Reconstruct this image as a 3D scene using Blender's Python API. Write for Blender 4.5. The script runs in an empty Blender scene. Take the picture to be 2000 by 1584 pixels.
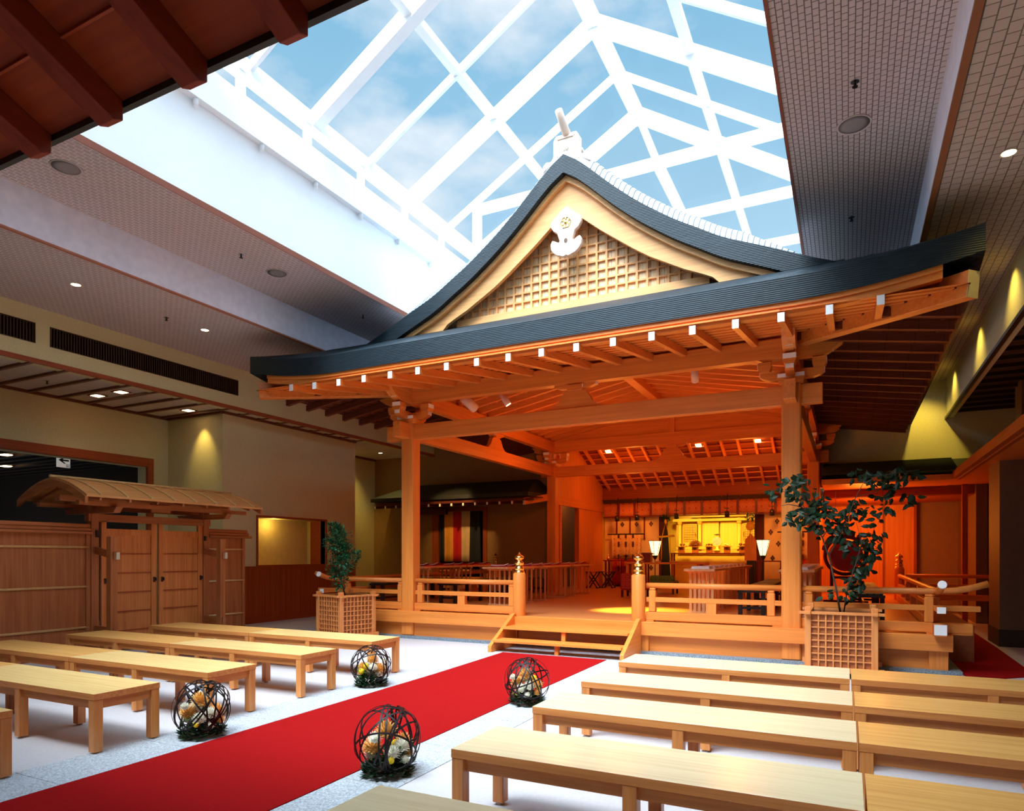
import bpy, bmesh, math, random
from mathutils import Vector, Matrix
SC = bpy.context.scene
COL = SC.collection
PI = math.pi
# ------------------------------------------------------------------ camera
YAW = math.radians(26.6); FPX = 1312.0; HZ = 1083.0; EYE = 1.45
cd = bpy.data.cameras.new('camera'); cam = bpy.data.objects.new('camera', cd); COL.objects.link(cam)
cam.location = (0, 0, EYE); cam.rotation_euler = (PI/2, 0, YAW)
cd.sensor_width = 36; cd.lens = 36*FPX/2000; cd.shift_y = (HZ-792)/2000; cd.clip_start = 0.05; cd.clip_end = 300
SC.camera = cam
# ------------------------------------------------------------------ exposure
vs = SC.view_settings
SC.display_settings.display_device = 'sRGB'
vs.view_transform = 'Standard'; vs.look = 'None'; vs.gamma = 1; vs.use_curve_mapping = False; vs.exposure = 0.45
# ------------------------------------------------------------------ sky
SUN_DIR = Vector((-0.07, -0.60, 1.0)).normalized()
w = bpy.data.worlds.new('sky'); SC.world = w; w.use_nodes = True
nt = w.node_tree; nt.nodes.clear(); N = nt.nodes.new; L = nt.links.new
out = N('ShaderNodeOutputWorld'); bg = N('ShaderNodeBackground'); L(bg.outputs[0], out.inputs[0])
tc = N('ShaderNodeTexCoord'); sep = N('ShaderNodeSeparateXYZ'); L(tc.outputs['Generated'], sep.inputs[0])
rmp = N('ShaderNodeValToRGB'); L(sep.outputs['Z'], rmp.inputs[0])
rmp.color_ramp.elements[0].position = 0.05; rmp.color_ramp.elements[0].color = (0.56, 0.68, 0.76, 1)
rmp.color_ramp.elements[1].position = 0.62; rmp.color_ramp.elements[1].color = (0.20, 0.42, 0.60, 1)
e = rmp.color_ramp.elements.new(0.36); e.color = (0.36, 0.55, 0.69, 1)
mp = N('ShaderNodeMapping'); mp.inputs['Scale'].default_value = (1.5, 1.5, 3.2); mp.inputs['Location'].default_value = (8.8,1.1,3.0)
L(tc.outputs['Generated'], mp.inputs[0])
nz = N('ShaderNodeTexNoise'); nz.inputs['Scale'].default_value = 2.2; nz.inputs['Detail'].default_value = 7; nz.inputs['Roughness'].default_value = 0.55
L(mp.outputs[0], nz.inputs['Vector'])
cr = N('ShaderNodeValToRGB'); L(nz.outputs[0], cr.inputs[0])
cr.color_ramp.elements[0].position = 0.45; cr.color_ramp.elements[0].color = (0, 0, 0, 1)
cr.color_ramp.elements[1].position = 0.63; cr.color_ramp.elements[1].color = (0.85, 0.85, 0.85, 1)
mx = N('ShaderNodeMixRGB'); L(cr.outputs[0], mx.inputs[0]); L(rmp.outputs[0], mx.inputs[1]); mx.inputs[2].default_value = (0.74, 0.76, 0.79, 1)
# bright haze round the high sun
dt = N('ShaderNodeVectorMath'); dt.operation = 'DOT_PRODUCT'; L(tc.outputs['Generated'], dt.inputs[0]); dt.inputs[1].default_value = SUN_DIR
m0 = N('ShaderNodeMath'); m0.operation = 'MAXIMUM'; L(dt.outputs['Value'], m0.inputs[0]); m0.inputs[1].default_value = 0
m1 = N('ShaderNodeMath'); m1.operation = 'POWER'; L(m0.outputs[0], m1.inputs[0]); m1.inputs[1].default_value = 5.0
m2 = N('ShaderNodeMath'); m2.operation = 'MULTIPLY_ADD'; L(m1.outputs[0], m2.inputs[0]); m2.inputs[1].default_value = 12.0; m2.inputs[2].default_value = 0.95
L(mx.outputs[0], bg.inputs[0]); L(m2.outputs[0], bg.inputs[1])
# ------------------------------------------------------------------ sun
sd = bpy.data.lights.new('sun', 'SUN'); sd.energy = 10.0; sd.angle = math.radians(46); sd.color = (0.95, 0.97, 1.0)
so = bpy.data.objects.new('sun', sd); COL.objects.link(so); so.location = (-3, -2, 20)
so.rotation_euler = (-SUN_DIR).to_track_quat('-Z', 'Y').to_euler()
# ------------------------------------------------------------------ lamps of the place, and added fill light
def srgb(r, g, b):
    f = lambda c: (c/255/12.92) if c/255 <= 0.04045 else ((c/255+0.055)/1.055)**2.4
    return (f(r), f(g), f(b))
def lamp(kind, loc, energy, color, target=None, size=0.1, spot=70, blend=0.6, parent=None, name='lamp_light'):
    d = bpy.data.lights.new(name, kind); d.energy = energy; d.color = color
    if kind in ('POINT', 'SPOT'): d.shadow_soft_size = size
    if kind == 'AREA': d.size = size
    if kind == 'SPOT': d.spot_size = math.radians(spot); d.spot_blend = blend
    o = bpy.data.objects.new(name, d); COL.objects.link(o); o.location = loc
    if target is not None: o.rotation_euler = (Vector(target)-Vector(loc)).to_track_quat('-Z', 'Y').to_euler()
    return o
AMB = (1.0, 0.29, 0.035)      # tungsten lamps inside the pavilion, as the daylight film sees them
YEL = (1.0, 0.72, 0.18)
# light inside the stage bay and the sanctuary behind it
for x, y, z, en in ((-5.6, 13.4, 3.5, 27), (-2.0, 13.4, 3.5, 27), (-3.8, 11.6, 3.4, 11), (-5.3, 18.0, 3.4, 27), (-2.3, 18.0, 3.4, 27)):
    lamp('POINT', (x, y, z), en, AMB, size=0.25)
lamp('SPOT', (-5.15, 10.35, 3.85), 4200, (1.0, 0.66, 0.12), target=(-3.3, 11.5, 0.47), spot=24, blend=0.8, size=0.05)
lamp('SPOT', (-5.9, 10.3, 3.95), 160, (1.0, 0.5, 0.12), target=(-3.7, 19.5, 1.2), spot=30, blend=0.8, size=0.05)
lamp('SPOT', (-9.0, 13.9, 3.9), 150, (1, .60, .22), target=(-9.7, 16.2, 1.9), spot=45, size=.06)  # added fill spot without a fixture, brightens the striped curtain
# altar
for x in (-4.7, -3.7, -2.7):
    lamp('SPOT', (x, 20.3, 2.95), 95, (1.0, 0.66, 0.08), target=(x, 21.3, 1.6), spot=110, blend=0.8, size=0.08)
lamp('SPOT', (-5.4, 18.4, 3.3), 60, AMB, target=(-6.2, 20.2, 1.6), spot=60, size=0.1)
lamp('SPOT', (-1.9, 18.4, 3.3), 60, AMB, target=(-1.2, 20.2, 1.6), spot=60, size=0.1)
# ------------------------------------------------------------------ materials
MATS = {}
def newmat(name):
    m = bpy.data.materials.new(name); m.use_nodes = True
    m.node_tree.nodes.clear()
    o = m.node_tree.nodes.new('ShaderNodeOutputMaterial'); b = m.node_tree.nodes.new('ShaderNodeBsdfPrincipled')
    m.node_tree.links.new(b.outputs[0], o.inputs[0]); return m, b
def plain(name, col, rough=0.6, metal=0.0, noise=0.06, scale=8, emit=None, es=0, spec=0.5, bump=0.0, bscale=200):
    if name in MATS: return MATS[name]
    m, b = newmat(name); t = m.node_tree; N = t.nodes.new
    tc = N('ShaderNodeTexCoord'); nz = N('ShaderNodeTexNoise'); nz.inputs['Scale'].default_value = scale; nz.inputs['Detail'].default_value = 3
    t.links.new(tc.outputs['Object'], nz.inputs['Vector'])
    r = N('ShaderNodeValToRGB'); t.links.new(nz.outputs[0], r.inputs[0])
    r.color_ramp.elements[0].position = .3; r.color_ramp.elements[1].position = .7
    r.color_ramp.elements[0].color = (*[c*(1-noise) for c in col], 1); r.color_ramp.elements[1].color = (*[min(1, c*(1+noise)) for c in col], 1)
    t.links.new(r.outputs[0], b.inputs['Base Color']); b.inputs['Roughness'].default_value = rough; b.inputs['Metallic'].default_value = metal
    b.inputs['Specular IOR Level'].default_value = spec
    if emit: b.inputs['Emission Color'].default_value = (*emit, 1); b.inputs['Emission Strength'].default_value = es
    if bump:
        n2 = N('ShaderNodeTexNoise'); n2.inputs['Scale'].default_value = bscale; t.links.new(tc.outputs['Object'], n2.inputs['Vector'])
        bp = N('ShaderNodeBump'); bp.inputs['Strength'].default_value = bump; bp.inputs['Distance'].default_value = 0.01
        t.links.new(n2.outputs[0], bp.inputs['Height']); t.links.new(bp.outputs[0], b.inputs['Normal'])
    MATS[name] = m; return m
def wood(name, col, axis='x', rough=0.42, contrast=0.22, freq=26, spec=0.4, planks=None):
    key = name+'_'+axis
    if key in MATS: return MATS[key]
    m, b = newmat(key); t = m.node_tree; N = t.nodes.new; Lk = t.links.new
    tc = N('ShaderNodeTexCoord'); oi = N('ShaderNodeObjectInfo'); mul = N('ShaderNodeMath'); mul.operation = 'MULTIPLY'; mul.inputs[1].default_value = 37.0
    Lk(oi.outputs['Random'], mul.inputs[0])
    add = N('ShaderNodeVectorMath'); add.operation = 'ADD'; Lk(tc.outputs['Object'], add.inputs[0]); Lk(mul.outputs[0], add.inputs[1])
    mp = N('ShaderNodeMapping'); s = {'x': (0.035, 1, 1), 'y': (1, 0.035, 1), 'z': (1, 1, 0.035)}[axis]; mp.inputs['Scale'].default_value = s
    Lk(add.outputs[0], mp.inputs[0])
    nz = N('ShaderNodeTexNoise'); nz.inputs['Scale'].default_value = freq; nz.inputs['Detail'].default_value = 5; nz.inputs['Roughness'].default_value = .6
    Lk(mp.outputs[0], nz.inputs['Vector'])
    r = N('ShaderNodeValToRGB'); Lk(nz.outputs[0], r.inputs[0])
    r.color_ramp.elements[0].position = .32; r.color_ramp.elements[1].position = .68
    r.color_ramp.elements[0].color = (*[c*(1-contrast*k) for c, k in zip(col, (0.7, 1.1, 1.4))], 1)
    r.color_ramp.elements[1].color = (*[min(1, c*(1+contrast*.35)) for c in col], 1)
    last = r.outputs[0]
    if planks:            # (axis index, width) thin joints between boards
        ax, wd = planks
        sp = N('ShaderNodeSeparateXYZ'); Lk(tc.outputs['Object'], sp.inputs[0])
        pp = N('ShaderNodeMath'); pp.operation = 'PINGPONG'; Lk(sp.outputs[ax], pp.inputs[0]); pp.inputs[1].default_value = wd/2
        lt = N('ShaderNodeMath'); lt.operation = 'LESS_THAN'; Lk(pp.outputs[0], lt.inputs[0]); lt.inputs[1].default_value = 0.0035
        mm = N('ShaderNodeMixRGB'); Lk(lt.outputs[0], mm.inputs[0]); Lk(last, mm.inputs[1]); mm.inputs[2].default_value = (*[c*.25 for c in col], 1)
        last = mm.outputs[0]
    Lk(last, b.inputs['Base Color']); b.inputs['Roughness'].default_value = rough; b.inputs['Specular IOR Level'].default_value = spec
    MATS[key] = m; return m
HIN = srgb(230, 138, 60)
def hinoki(ax='x', **k): return wood('hinoki', HIN, ax, **k)
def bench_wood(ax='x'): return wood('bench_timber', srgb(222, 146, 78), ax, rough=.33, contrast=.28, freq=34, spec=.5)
def bench_top(outer=False, left=False): return wood('bench_top_honey', srgb(250, 214, 142), 'x', rough=.22, contrast=.14, freq=30, spec=.6) if left and not outer else wood('bench_top_warm', srgb(238, 182, 104), 'x', rough=.26, contrast=.2, freq=30, spec=.5) if outer else wood('bench_top_glare', srgb(252, 232, 186), 'x', rough=.22, contrast=.12, freq=30, spec=.7)  # seat tops paler than the frames: skylight glare put into the colour
def gatewood(ax='x', **k): return wood('gate_cedar', srgb(176, 104, 56), ax, rough=.55, contrast=.35, **k)
def redwood(ax='x', **k): return wood('red_cedar', srgb(160, 74, 30), ax, rough=.5, contrast=.3, **k)
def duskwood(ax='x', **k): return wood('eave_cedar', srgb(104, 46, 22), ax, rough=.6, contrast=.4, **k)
WHITE = plain('white_paint', (0.86, 0.88, 0.9), .5, noise=.01)
ENDW = plain('white_end_grain_paint', (0.96, 0.96, 0.95), .6, noise=.02)
WALL = plain('beige_wall', srgb(216, 206, 156), .85, noise=.04, scale=30, bump=.15)
SKYW = plain('skylight_white', (0.93, 0.95, 0.97), .5, noise=.01)
BLACK = plain('black_lacquer', (0.012, 0.012, 0.014), .35, noise=.1)
DARK = plain('dark_void', (0.02, 0.016, 0.012), .9)
GOLD = plain('polished_brass', (1.0, 0.66, 0.2), .16, metal=1, noise=.05)
def tiles(name, col, line, sx, sy, lw=.035, rough=.8):
    if name in MATS: return MATS[name]
    m, b = newmat(name); t = m.node_tree; N = t.nodes.new; Lk = t.links.new
    tc = N('ShaderNodeTexCoord'); mp = N('ShaderNodeMapping'); mp.inputs['Rotation'].default_value = (0, 0, PI/2); Lk(tc.outputs['Object'], mp.inputs[0])
    bk = N('ShaderNodeTexBrick'); Lk(mp.outputs[0], bk.inputs['Vector']); bk.inputs['Scale'].default_value = 1
    bk.inputs['Brick Width'].default_value = sx; bk.inputs['Row Height'].default_value = sy; bk.inputs['Mortar Size'].default_value = lw*sy
    bk.inputs['Color1'].default_value = (*col, 1); bk.inputs['Color2'].default_value = (*[c*.93 for c in col], 1); bk.inputs['Mortar'].default_value = (*line, 1)
    bk.inputs['Mortar Smooth'].default_value = .3
    Lk(bk.outputs[0], b.inputs['Base Color']); b.inputs['Roughness'].default_value = rough
    bp = N('ShaderNodeBump'); bp.inputs['Strength'].default_value = .5; bp.inputs['Distance'].default_value = .01; bp.invert = True
    Lk(bk.outputs['Fac'], bp.inputs['Height']); Lk(bp.outputs[0], b.inputs['Normal'])
    MATS[name] = m; return m
CEIL = tiles('ceiling_tile', srgb(192, 176, 176), srgb(226, 212, 212), .085, .06, lw=.10)
def glass():
    if 'glass' in MATS: return MATS['glass']
    m = bpy.data.materials.new('clear_glass'); m.use_nodes = True; t = m.node_tree; t.nodes.clear(); N = t.nodes.new
    o = N('ShaderNodeOutputMaterial'); mix = N('ShaderNodeMixShader'); tr = N('ShaderNodeBsdfTransparent'); gl = N('ShaderNodeBsdfGlossy')
    tr.inputs[0].default_value = (.95, .98, 1, 1); gl.inputs['Roughness'].default_value = .08
    mix.inputs[0].default_value = .008; t.links.new(tr.outputs[0], mix.inputs[1]); t.links.new(gl.outputs[0], mix.inputs[2]); t.links.new(mix.outputs[0], o.inputs[0])
    MATS['glass'] = m; return m
# ------------------------------------------------------------------ mesh building
OFF = {}
class MB:
    def __init__(s): s.bm = bmesh.new(); s.mi = 0
    def _f(s, fs):
        for f in fs: f.material_index = s.mi
        return s
    def mat(s, i): s.mi = i; return s
    def box(s, x0, x1, y0, y1, z0, z1):
        v = [s.bm.verts.new((x, y, z)) for z in (z0, z1) for y in (y0, y1) for x in (x0, x1)]
        return s._f([s.bm.faces.new([v[i] for i in q]) for q in ((0, 2, 3, 1), (4, 5, 7, 6), (0, 1, 5, 4), (2, 6, 7, 3), (0, 4, 6, 2), (1, 3, 7, 5))])
    def cbox(s, c, sz): return s.box(c[0]-sz[0]/2, c[0]+sz[0]/2, c[1]-sz[1]/2, c[1]+sz[1]/2, c[2]-sz[2]/2, c[2]+sz[2]/2)
    def obox(s, c, sz, M):          # oriented box, M a 3x3
        c = Vector(c); v = [s.bm.verts.new(c + M @ Vector((x*sz[0]/2, y*sz[1]/2, z*sz[2]/2))) for z in (-1, 1) for y in (-1, 1) for x in (-1, 1)]
        return s._f([s.bm.faces.new([v[i] for i in q]) for q in ((0, 2, 3, 1), (4, 5, 7, 6), (0, 1, 5, 4), (2, 6, 7, 3), (0, 4, 6, 2), (1, 3, 7, 5))])
    def beam(s, p, q, w, h, up=(0, 0, 1)):   # bar from p to q, w across, h along up
        p = Vector(p); q = Vector(q); d = (q-p); n = d.normalized(); u = Vector(up); a = n.cross(u)
        if a.length < 1e-4: a = n.cross(Vector((1, 0, 0)))
        a.normalize(); b = a.cross(n).normalized()
        M = Matrix((a, n, b)).transposed(); return s.obox((p+q)/2, (w, d.length, h), M)
    def cyl(s, p, q, r, r2=None, n=12, caps=True):
        p = Vector(p); q = Vector(q); r2 = r if r2 is None else r2; d = (q-p).normalized()
        a = d.cross(Vector((0, 0, 1)))
        if a.length < 1e-4: a = Vector((1, 0, 0))
        a.normalize(); b = d.cross(a); fs = []
        A = [s.bm.verts.new(p + (a*math.cos(2*PI*i/n) + b*math.sin(2*PI*i/n))*r) for i in range(n)]
        B = [s.bm.verts.new(q + (a*math.cos(2*PI*i/n) + b*math.sin(2*PI*i/n))*r2) for i in range(n)]
        for i in range(n):
            f = s.bm.faces.new((A[i], B[i], B[(i+1) % n], A[(i+1) % n])); f.smooth = n > 6; fs.append(f)
        if caps: fs.append(s.bm.faces.new(A)); fs.append(s.bm.faces.new(B[::-1]))
        return s._f(fs)
    def tube(s, pts, rs, n=8):
        pts = [Vector(p) for p in pts]
        if not isinstance(rs, (list, tuple)): rs = [rs]*len(pts)
        rings = []; fs = []; pa = None
        for i, p in enumerate(pts):
            d = (pts[min(i+1, len(pts)-1)]-pts[max(i-1, 0)]).normalized()
            a = d.cross(Vector((0, 0, 1))) if pa is None else pa - d*pa.dot(d)
            if a.length < 1e-3: a = d.cross(Vector((1, 0.2, 0)))
            a.normalize(); pa = a; b = d.cross(a)
            rings.append([s.bm.verts.new(p + (a*math.cos(2*PI*k/n)+b*math.sin(2*PI*k/n))*rs[i]) for k in range(n)])
        for A, B in zip(rings, rings[1:]):
            for k in range(n):
                f = s.bm.faces.new((A[k], B[k], B[(k+1) % n], A[(k+1) % n])); f.smooth = True; fs.append(f)
        fs.append(s.bm.faces.new(rings[0])); fs.append(s.bm.faces.new(rings[-1][::-1])); return s._f(fs)
    def lathe(s, prof, c=(0, 0, 0), n=20):
        rings = []; fs = []
        for r, z in prof: rings.append([s.bm.verts.new((c[0]+r*math.cos(2*PI*k/n), c[1]+r*math.sin(2*PI*k/n), c[2]+z)) for k in range(n)])
        for A, B in zip(rings, rings[1:]):
            for k in range(n):
                f = s.bm.faces.new((A[k], A[(k+1) % n], B[(k+1) % n], B[k])); f.smooth = True; fs.append(f)
        fs.append(s.bm.faces.new(rings[0][::-1])); fs.append(s.bm.faces.new(rings[-1])); return s._f(fs)
    def prism(s, pts, axis, a0, a1, smooth=False):   # 2D outline extruded along x, y or z
        def mk(p, a): return {'x': (a, p[0], p[1]), 'y': (p[0], a, p[1]), 'z': (p[0], p[1], a)}[axis]
        A = [s.bm.verts.new(mk(p, a0)) for p in pts]; B = [s.bm.verts.new(mk(p, a1)) for p in pts]; n = len(pts)
        fs = [s.bm.faces.new(A), s.bm.faces.new(B[::-1])]
        for i in range(n):
            f = s.bm.faces.new((A[i], B[i], B[(i+1) % n], A[(i+1) % n])); f.smooth = smooth; fs.append(f)
        return s._f(fs)
    def quad(s, *p): return s._f([s.bm.faces.new([s.bm.verts.new(q) for q in p])])
    def sphere(s, c, r, sz=(1, 1, 1), n=2):
        g = bmesh.ops.create_icosphere(s.bm, subdivisions=n, radius=r); vs_ = g['verts']
        for v in vs_: v.co = Vector((v.co.x*sz[0], v.co.y*sz[1], v.co.z*sz[2])) + Vector(c)
        fs = {f for v in vs_ for f in v.link_faces}
        for f in fs: f.smooth = True
        return s._f(fs)
    def build(s, name, mats, parent=None, bevel=0.0, shift=True):
        bmesh.ops.recalc_face_normals(s.bm, faces=s.bm.faces)
        me = bpy.data.meshes.new(name)
        off = OFF.get(parent.name, Vector((0, 0, 0))) if parent and shift else Vector((0, 0, 0))
        if off.length: bmesh.ops.translate(s.bm, verts=s.bm.verts, vec=-off)
        s.bm.to_mesh(me); s.bm.free()
        for m in (mats if isinstance(mats, (list, tuple)) else [mats]): me.materials.append(m)
        o = bpy.data.objects.new(name, me); COL.objects.link(o)
        if parent: o.parent = parent; OFF[o.name] = off
        if bevel:
            b = o.modifiers.new('soft_edges', 'BEVEL'); b.width = bevel; b.segments = 1; b.limit_method = 'ANGLE'
        return o
def tag(o, label=None, cat=None, group=None, kind=None):
    if label: o['label'] = label
    if cat: o['category'] = cat
    if group: o['group'] = group
    if kind: o['kind'] = kind
    return o
def thing(name, loc, label=None, cat=None, group=None, kind=None):
    o = bpy.data.objects.new(name, None); COL.objects.link(o); o.location = loc; o.empty_display_size = .2
    OFF[o.name] = Vector(loc); return tag(o, label, cat, group, kind)
def rebase(o, loc):
    """Move a one-mesh thing's origin to loc without moving its shape."""
    v = Vector(loc); o.data.transform(Matrix.Translation(-v)); o.location = v; return o
def copy_tree(o, parent=None):
    c = o.copy(); COL.objects.link(c); c.parent = parent
    for ch in list(o.children): copy_tree(ch, c)
    return c
def struct(o): o['kind'] = 'structure'; return o
def view(u, v, d):
    """World point seen at pixel u,v at depth d (used to take distances off the photo)."""
    a = (u-1000)/FPX; b = (HZ-v)/FPX; f = Vector((-math.sin(YAW), math.cos(YAW), 0)); r = Vector((math.cos(YAW), math.sin(YAW), 0))
    return Vector((0, 0, EYE)) + (f + a*r + b*Vector((0, 0, 1)))*d
# =================================================================== SETTING
FLOORM = plain('pale_floor', srgb(200, 198, 200), .55, noise=.05, scale=40)
def granite(name, c, n=.45, sc=90):
    return plain(name, c, .45, noise=n, scale=sc)
GRAN = granite('pale_granite', srgb(180, 188, 194)); GRAND = granite('grey_granite', srgb(120, 132, 142), .6, 70)
m = MB(); m.box(-17, 7, -2.5, 24, -.2, 0); struct(m.build('floor', FLOORM))
# granite aisle with slab joints
m = MB()
for (xa, xb) in ((-4.93, -2.50),):
    y = -2.0
    while y < 9.5:
        m.box(xa, (xa+xb)/2-.003, y+.003, y+.897, 0, .006); m.box((xa+xb)/2+.003, xb, y+.003, y+.897, 0, .006); y += .9
struct(m.build('trim_1', GRAN))
m = MB(); m.box(-8.78, 1.22, 9.56, 20.6, 0, .045); m.box(-8.78, -8.6, 9.2, 9.56, 0, .02); struct(m.build('trim_2', GRAND))
# ---- left wall, room-high, with the opening to the dark corridor
m = MB()
m.box(-13.1, -12.83, 8.93, 24, 0, 4.3); m.box(-13.1, -12.83, -2.5, 8.93, 3.24, 4.3); m.box(-13.1, -12.83, -2.5, 2.2, 0, 3.24)
struct(m.build('wall_left', WALL))
m = MB(); m.box(-12.84, -12.76, 2.2, 8.92, 3.235, 3.41); m.box(-12.84, -12.76, 8.92, 9.05, 0, 3.41); struct(m.build('trim_3', redwood('y'), bevel=.006))
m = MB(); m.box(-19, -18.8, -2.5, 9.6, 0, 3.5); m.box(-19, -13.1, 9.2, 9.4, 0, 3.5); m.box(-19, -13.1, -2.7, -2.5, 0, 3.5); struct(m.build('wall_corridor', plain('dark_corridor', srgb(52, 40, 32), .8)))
m = MB(); m.box(-19, -13.1, -2.5, 9.2, 3.42, 3.5)
y = -2.4
while y < 9.1: m.box(-18.8, -13.1, y, y+.1, 3.32, 3.42); y += .3
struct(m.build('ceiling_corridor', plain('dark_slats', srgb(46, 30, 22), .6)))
# ---- bay projecting from the left wall, with a lit niche
YN0, YN1, ZN0, ZN1 = 10.31, 12.36, 1.215, 2.245
X0 = -11.19
m = MB()
m.box(X0-.12, X0, 9.54, YN0, 1.19, 4.3); m.box(X0-.12, X0, YN1, 13.34, 1.19, 4.3); m.box(X0-.12, X0, YN0, YN1, ZN1, 4.3)
m.box(-12.83, X0, 9.42, 9.54, 0, 4.3); m.box(-12.83, X0, 13.34, 13.46, 0, 4.3)
struct(m.build('wall_bay', WALL))
m = MB(); m.box(X0+.001, X0+.014, 9.415, 13.465, .0, 1.19); struct(m.build('trim_4', redwood('z', planks=(1, .15))))
m = MB(); m.box(X0-.01, X0+.03, 9.42, 13.47, 1.17, 1.2); m.box(X0, X0+.03, 9.42, 13.47, 0, .12); struct(m.build('baseboard_bay', redwood('y')))
m = MB(); m.box(X0-.6, X0-.56, YN0, YN1, ZN0, ZN1); m.box(X0-.56, X0-.1, YN0, YN1, ZN0-.03, ZN0); m.box(X0-.56, X0-.1, YN0, YN1, ZN1, ZN1+.03)
m.box(X0-.56, X0-.1, YN0-.03, YN0, ZN0, ZN1); m.box(X0-.56, X0-.1, YN1, YN1+.03, ZN0, ZN1)
struct(m.build('wall_niche', plain('niche_plaster', srgb(205, 180, 120), .8)))
m = MB()
for a in ((YN0-.04, YN0+.0, ZN0-.03, ZN1+.04), (YN1, YN1+.05, ZN0-.03, ZN1+.04), (YN0, YN1, ZN1, ZN1+.04), (YN0, YN1, ZN0-.03, ZN0+.01)):
    m.box(X0-.13, X0+.025, *a)
m.box(X0-.45, X0-.13, YN1-.01, YN1+.02, ZN0, ZN1)
struct(m.build('trim_5', redwood('y')))
o = lamp('POINT', (X0-.3, YN0+.75, ZN1-.10), 5, YEL, size=.06)
# ---- bulkhead with air grilles
XB = -10.70
m = MB()
for (y0, y1) in ((-2.5, 1.7), (5.70, 5.90), (9.376, 24)): m.box(XB-.3, XB, y0, y1, 4.56, 4.86)
m.box(XB-.3, XB, -2.5, 24, 4.86, 5.14); m.box(XB-.3, XB, -2.5, 24, 4.3, 4.56); m.box(XB-.3, XB-.2, -2.5, 24, 4.5, 4.9)
struct(m.build('wall_left_upper', WALL))
def grille(y0, y1, lab):
    t = thing('air_grille', (XB, (y0+y1)/2, 4.56), lab, 'air vent', 'slatted air grilles along the left bulkhead')
    f = MB(); f.box(XB-.19, XB-.15, y0, y1, 4.56, 4.86); f.build('backing', DARK, t)
    f = MB(); y = y0+.02
    while y < y1: f.box(XB-.09, XB-.012, y, y+.012, 4.565, 4.855); y += .042
    f.build('slats', wood('dark_slat', srgb(74, 52, 34), 'z', rough=.6), t)
    f = MB(); f.box(XB-.03, XB+.006, y0, y1, 4.56, 4.572); f.box(XB-.03, XB+.006, y0, y1, 4.848, 4.86); f.box(XB-.03, XB+.006, y0, y0+.014, 4.56, 4.86); f.box(XB-.03, XB+.006, y1-.014, y1, 4.56, 4.86)
    f.build('frame', wood('dark_slat', srgb(74, 52, 34), 'z', rough=.6), t)
grille(5.90, 9.376, 'long dark slatted air grille in the left bulkhead, whole in view')
grille(1.7, 5.70, 'dark slatted air grille cut off by the left edge of the photo')
m = MB(); m.box(XB-.04, XB+.018, -2.5, 24, 4.27, 4.335); struct(m.build('trim_6', redwood('y')))
# ---- low soffit with battens
SOFF = plain('soffit_paper', srgb(214, 200, 190), .8)
m = MB(); m.box(-12.84, XB-.02, -2.5, 24, 4.32, 4.4); struct(m.build('ceiling_left_low', SOFF))
m = MB(); y = 5.70-.507*15
while y < 13.4:
    m.box(-12.83 if y < 9.4 else -11.19, XB-.04, y-.025, y+.025, 4.28, 4.325); y += .507
m.box(-12.83, -12.78, -2.5, 9.42, 4.27, 4.33); m.box(-12.83, -11.19, 9.36, 9.42, 4.27, 4.33); m.box(-11.19, -11.14, 9.42, 13.46, 4.27, 4.33)
m.box(-12.83, -12.79, 13.46, 24, 4.26, 4.32)
struct(m.build('trim_7', wood('batten', srgb(110, 62, 34), 'x')))
# ---- upper ceilings
m = MB(); m.box(XB, -8.42, -2.5, 24, 5.094, 5.16); struct(m.build('ceiling_left', CEIL))
m = MB(); m.box(-8.42, -8.36, -2.5, 24, 5.10, 5.64); struct(m.build('wall_cove_left', plain('cove_white', srgb(232, 234, 250), .75)))
m = MB(); m.box(-8.42, -8.365, -2.5, 24, 5.08, 5.10); struct(m.build('trim_8', plain('salmon_trim', srgb(176, 112, 88), .6)))
m = MB(); m.box(-8.36, -6.93, -2.5, 24, 5.62, 5.68); struct(m.build('ceiling_strip_left', CEIL))
m = MB(); m.box(-6.936, -6.928, -2.5, 24, 5.612, 5.69); m.box(-.575, -.545, -2.5, 24, 5.606, 5.69); struct(m.build('trim_9', plain('rust_trim', srgb(134, 70, 46), .6)))
CEILR = tiles('ceiling_tile_wide', srgb(196, 182, 180), srgb(110, 100, 100), .075, .05, lw=.10)
m = MB(); m.box(-.57, .745, -2.5, 24, 5.62, 5.68); struct(m.build('ceiling_strip_right', CEILR))
m = MB(); m.box(.745, .80, -2.5, 24, 5.10, 5.64); struct(m.build('wall_cove_right', MATS['cove_white']))
m = MB(); m.box(.742, .80, -2.5, 24, 5.07, 5.10); struct(m.build('trim_10', plain('brown_trim', srgb(140, 84, 50), .6)))
CEILW = tiles('ceiling_tile_large', srgb(190, 172, 160), srgb(110, 98, 88), .12, .09, lw=.06)
m = MB(); m.box(.80, 1.83, -2.5, 24, 5.094, 5.16); struct(m.build('ceiling_right', CEILW))
m = MB(); m.box(1.83, 1.95, -2.5, 24, 4.30, 5.12); struct(m.build('wall_right_upper', WALL))
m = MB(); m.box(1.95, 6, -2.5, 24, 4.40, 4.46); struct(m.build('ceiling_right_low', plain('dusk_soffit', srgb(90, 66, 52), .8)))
m = MB(); y = -2
while y < 17: m.box(1.86, 6, y-.03, y+.03, 4.34, 4.40); y += .507
m.box(1.80, 1.86, -2.5, 17, 4.27, 4.32)
struct(m.build('trim_11', wood('dark_batten', srgb(52, 34, 22), 'x')))
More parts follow.
